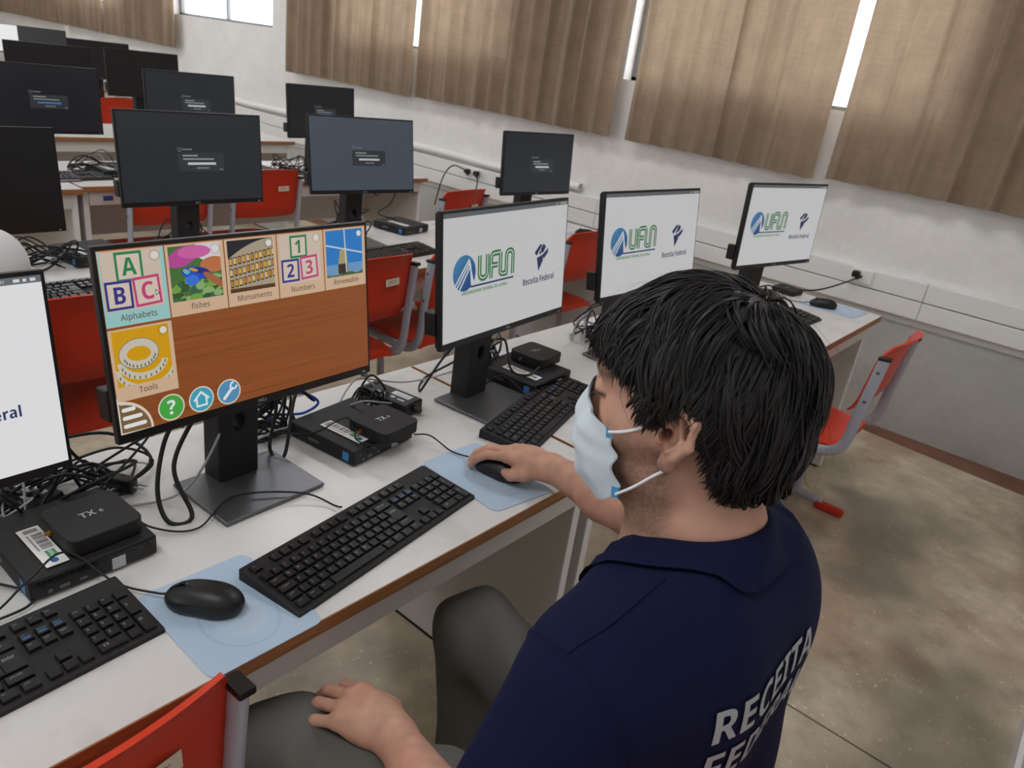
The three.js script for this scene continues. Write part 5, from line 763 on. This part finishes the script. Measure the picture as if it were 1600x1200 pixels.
  seam([[0.185, 0.975, 0.345], [0.175, 0.999, 0.364], [0.154, 1.022, 0.405], [0.151, 1.024, 0.431], [0.151, 1.018, 0.453], [0.152, 1.005, 0.473], [0.157, 0.984, 0.489], [0.163, 0.953, 0.499], [0.172, 0.91, 0.505]]);
  // surgical mask with two ear loops
  { const nu = 36, nv = 26, p = [], id = []; const prof = [[0.016, 0.100], [0.0, 0.110], [-0.02, 0.119], [-0.036, 0.124], [-0.056, 0.122], [-0.08, 0.114], [-0.10, 0.103], [-0.122, 0.084]], pc = new THREE.CatmullRomCurve3(prof.map((q) => V(0, q[0], q[1])));
    const at = (u, v, off) => { const c = pc.getPoint(v), a = Math.abs(u), side = [0.064, mix(-0.016, -0.092, v), mix(0.060, 0.048, v)], bulge = Math.pow(Math.cos(u * Math.PI / 2), 0.75); const x = Math.sign(u) * side[0] * Math.sin(a * Math.PI / 2) * (1 + 0.05 * Math.sin(v * Math.PI)), z = mix(side[2], c.z, bulge), y = mix(side[1], c.y, Math.pow(1 - a, 0.8)); const pl = 0.0024 * (Math.abs(((v * 4 + 0.1 * Math.sin(u * 3)) % 1) - 0.5) * 2 - 0.5) + 0.009 * (noise3(u * 5 + 9, v * 5, 3) - 0.5); return R.w2([x * (1 + pl * 2) + off * u * 0.7, y, z + pl + off]); };
    for (const off of [0, -0.0016]) for (let j = 0; j <= nv; j++) for (let i = 0; i <= nu; i++) { const q = at(i / nu * 2 - 1, j / nv, off); p.push(q[0] - R.b[0], q[1] - R.b[1], q[2] - R.b[2]); }
    const N = (nu + 1) * (nv + 1); for (let j = 0; j < nv; j++) for (let i = 0; i < nu; i++) { const a = j * (nu + 1) + i; id.push(a, a + nu + 1, a + 1, a + 1, a + nu + 1, a + nu + 2, a + N, a + 1 + N, a + nu + 1 + N, a + 1 + N, a + nu + 2 + N, a + nu + 1 + N); }
    const g = new THREE.BufferGeometry(); g.setAttribute('position', new THREE.Float32BufferAttribute(p, 3)); g.setIndex(id); g.computeVertexNormals();
    const mk = part(R.P, 'face_mask', g, phys(0xd3dfe8, 0.8, { side: THREE.DoubleSide }), 'pale blue and white surgical mask'), loopMat = std(0xeef0f2, 0.7);
    for (const s of [1, -1]) {
      const L = (pts) => new THREE.TubeGeometry(new THREE.CatmullRomCurve3(pts.map((q) => V(...R.w2([s * q[0], q[1], q[2]])).sub(V(...R.b)))), 60, 0.0019, 6, false);
      part(mk, 'ear_loop', L([[0.066, -0.020, 0.060], [0.0775, -0.010, 0.036], [0.0825, 0.004, 0.012], [0.079, 0.022, -0.010], [0.069, 0.006, -0.024], [0.067, -0.02, -0.022], [0.069, -0.042, -0.008], [0.0750, -0.054, 0.008], [0.0725, -0.072, 0.028], [0.066, -0.088, 0.048]]), loopMat, 'white elastic loop');
      const tab = (y, z) => new THREE.BoxGeometry(0.002, 0.012, 0.008).translate(s * 0.0655, y, z).applyMatrix4(new THREE.Matrix4().makeTranslation(...sub(R.w2([0, 0, 0]), R.b)).multiply(R.H.m).multiply(new THREE.Matrix4().makeScale(R.H.S, R.H.S, R.H.S))); part(mk, 'bonded_corner', tab(-0.020, 0.059), std(0x4e9ccb, 0.7), 'blue bonded corner'); part(mk, 'bonded_corner', tab(-0.086, 0.049), std(0x4e9ccb, 0.7), 'blue bonded corner');
    } }
}
chair(0.30, 0.40, -0.30, 'red school chair under the sitting man');
// ---- the person half seen on the second row ----
{
  const q = (x, y, z) => [x - 0.03, y + (y > 0.6 ? 0.03 : 0), z - 0.99], J = { pelvis: q(0, 0.55, -0.07), chest: q(0, 0.84, -0.08), neck: q(0, 1.03, -0.10), shL: q(-0.185, 0.965, -0.1), shR: q(0.185, 0.965, -0.1), elL: q(-0.25, 0.74, -0.22), elR: q(0.25, 0.74, -0.22), wrL: q(-0.16, 0.80, -0.43), wrR: q(0.16, 0.80, -0.43), knL: q(-0.14, 0.56, -0.50), knR: q(0.14, 0.56, -0.50), anL: q(-0.14, 0.10, -0.48), anR: q(0.14, 0.10, -0.48) };
  const hand = (w, s) => [w, [-s * 0.1, -0.12, -1], [0, 1, 0], [-s, 0, 0], [[0.2, 0.4, 0.3], [0.2, 0.4, 0.3], [0.2, 0.4, 0.3], [0.2, 0.4, 0.3]], [0.06, 0, -0.08, -0.16], [[0.02, 0.020, -0.004], [0.045, 0.038, -0.010], [0.07, 0.046, -0.016], [0.092, 0.046, -0.02]], 0.95];
  const R = seatedPerson({ base: q(0, 0, -0.1), J, fine: false, tone: 0.9, stubble: 0, head: { c: q(0, 1.19, -0.14), yaw: 0, pitch: 0.15, roll: 0, s: 1 }, label: 'person in a light grey shirt sitting at the second row', handL: hand(J.wrL, -1), handR: hand(J.wrR, 1), shirtMat: std(0xdfe0e2, 0.85), shirtLabel: 'light grey shirt', trouserMat: std(0x30343c, 0.85), trouserLabel: 'dark trousers', collar: [[0.064, 0.012], [0.065, 0.03], [0.07, 0.038], [0.08, 0.03], [0.092, 0.012], [0.1, -0.004]] });
  addHair(R, 5, 500, hairMat, [0, 0.86, -0.5], false);
}
chair(-0.03, -1.13, 0.0, 'red school chair under the person in grey');
renderer.render(scene, camera);
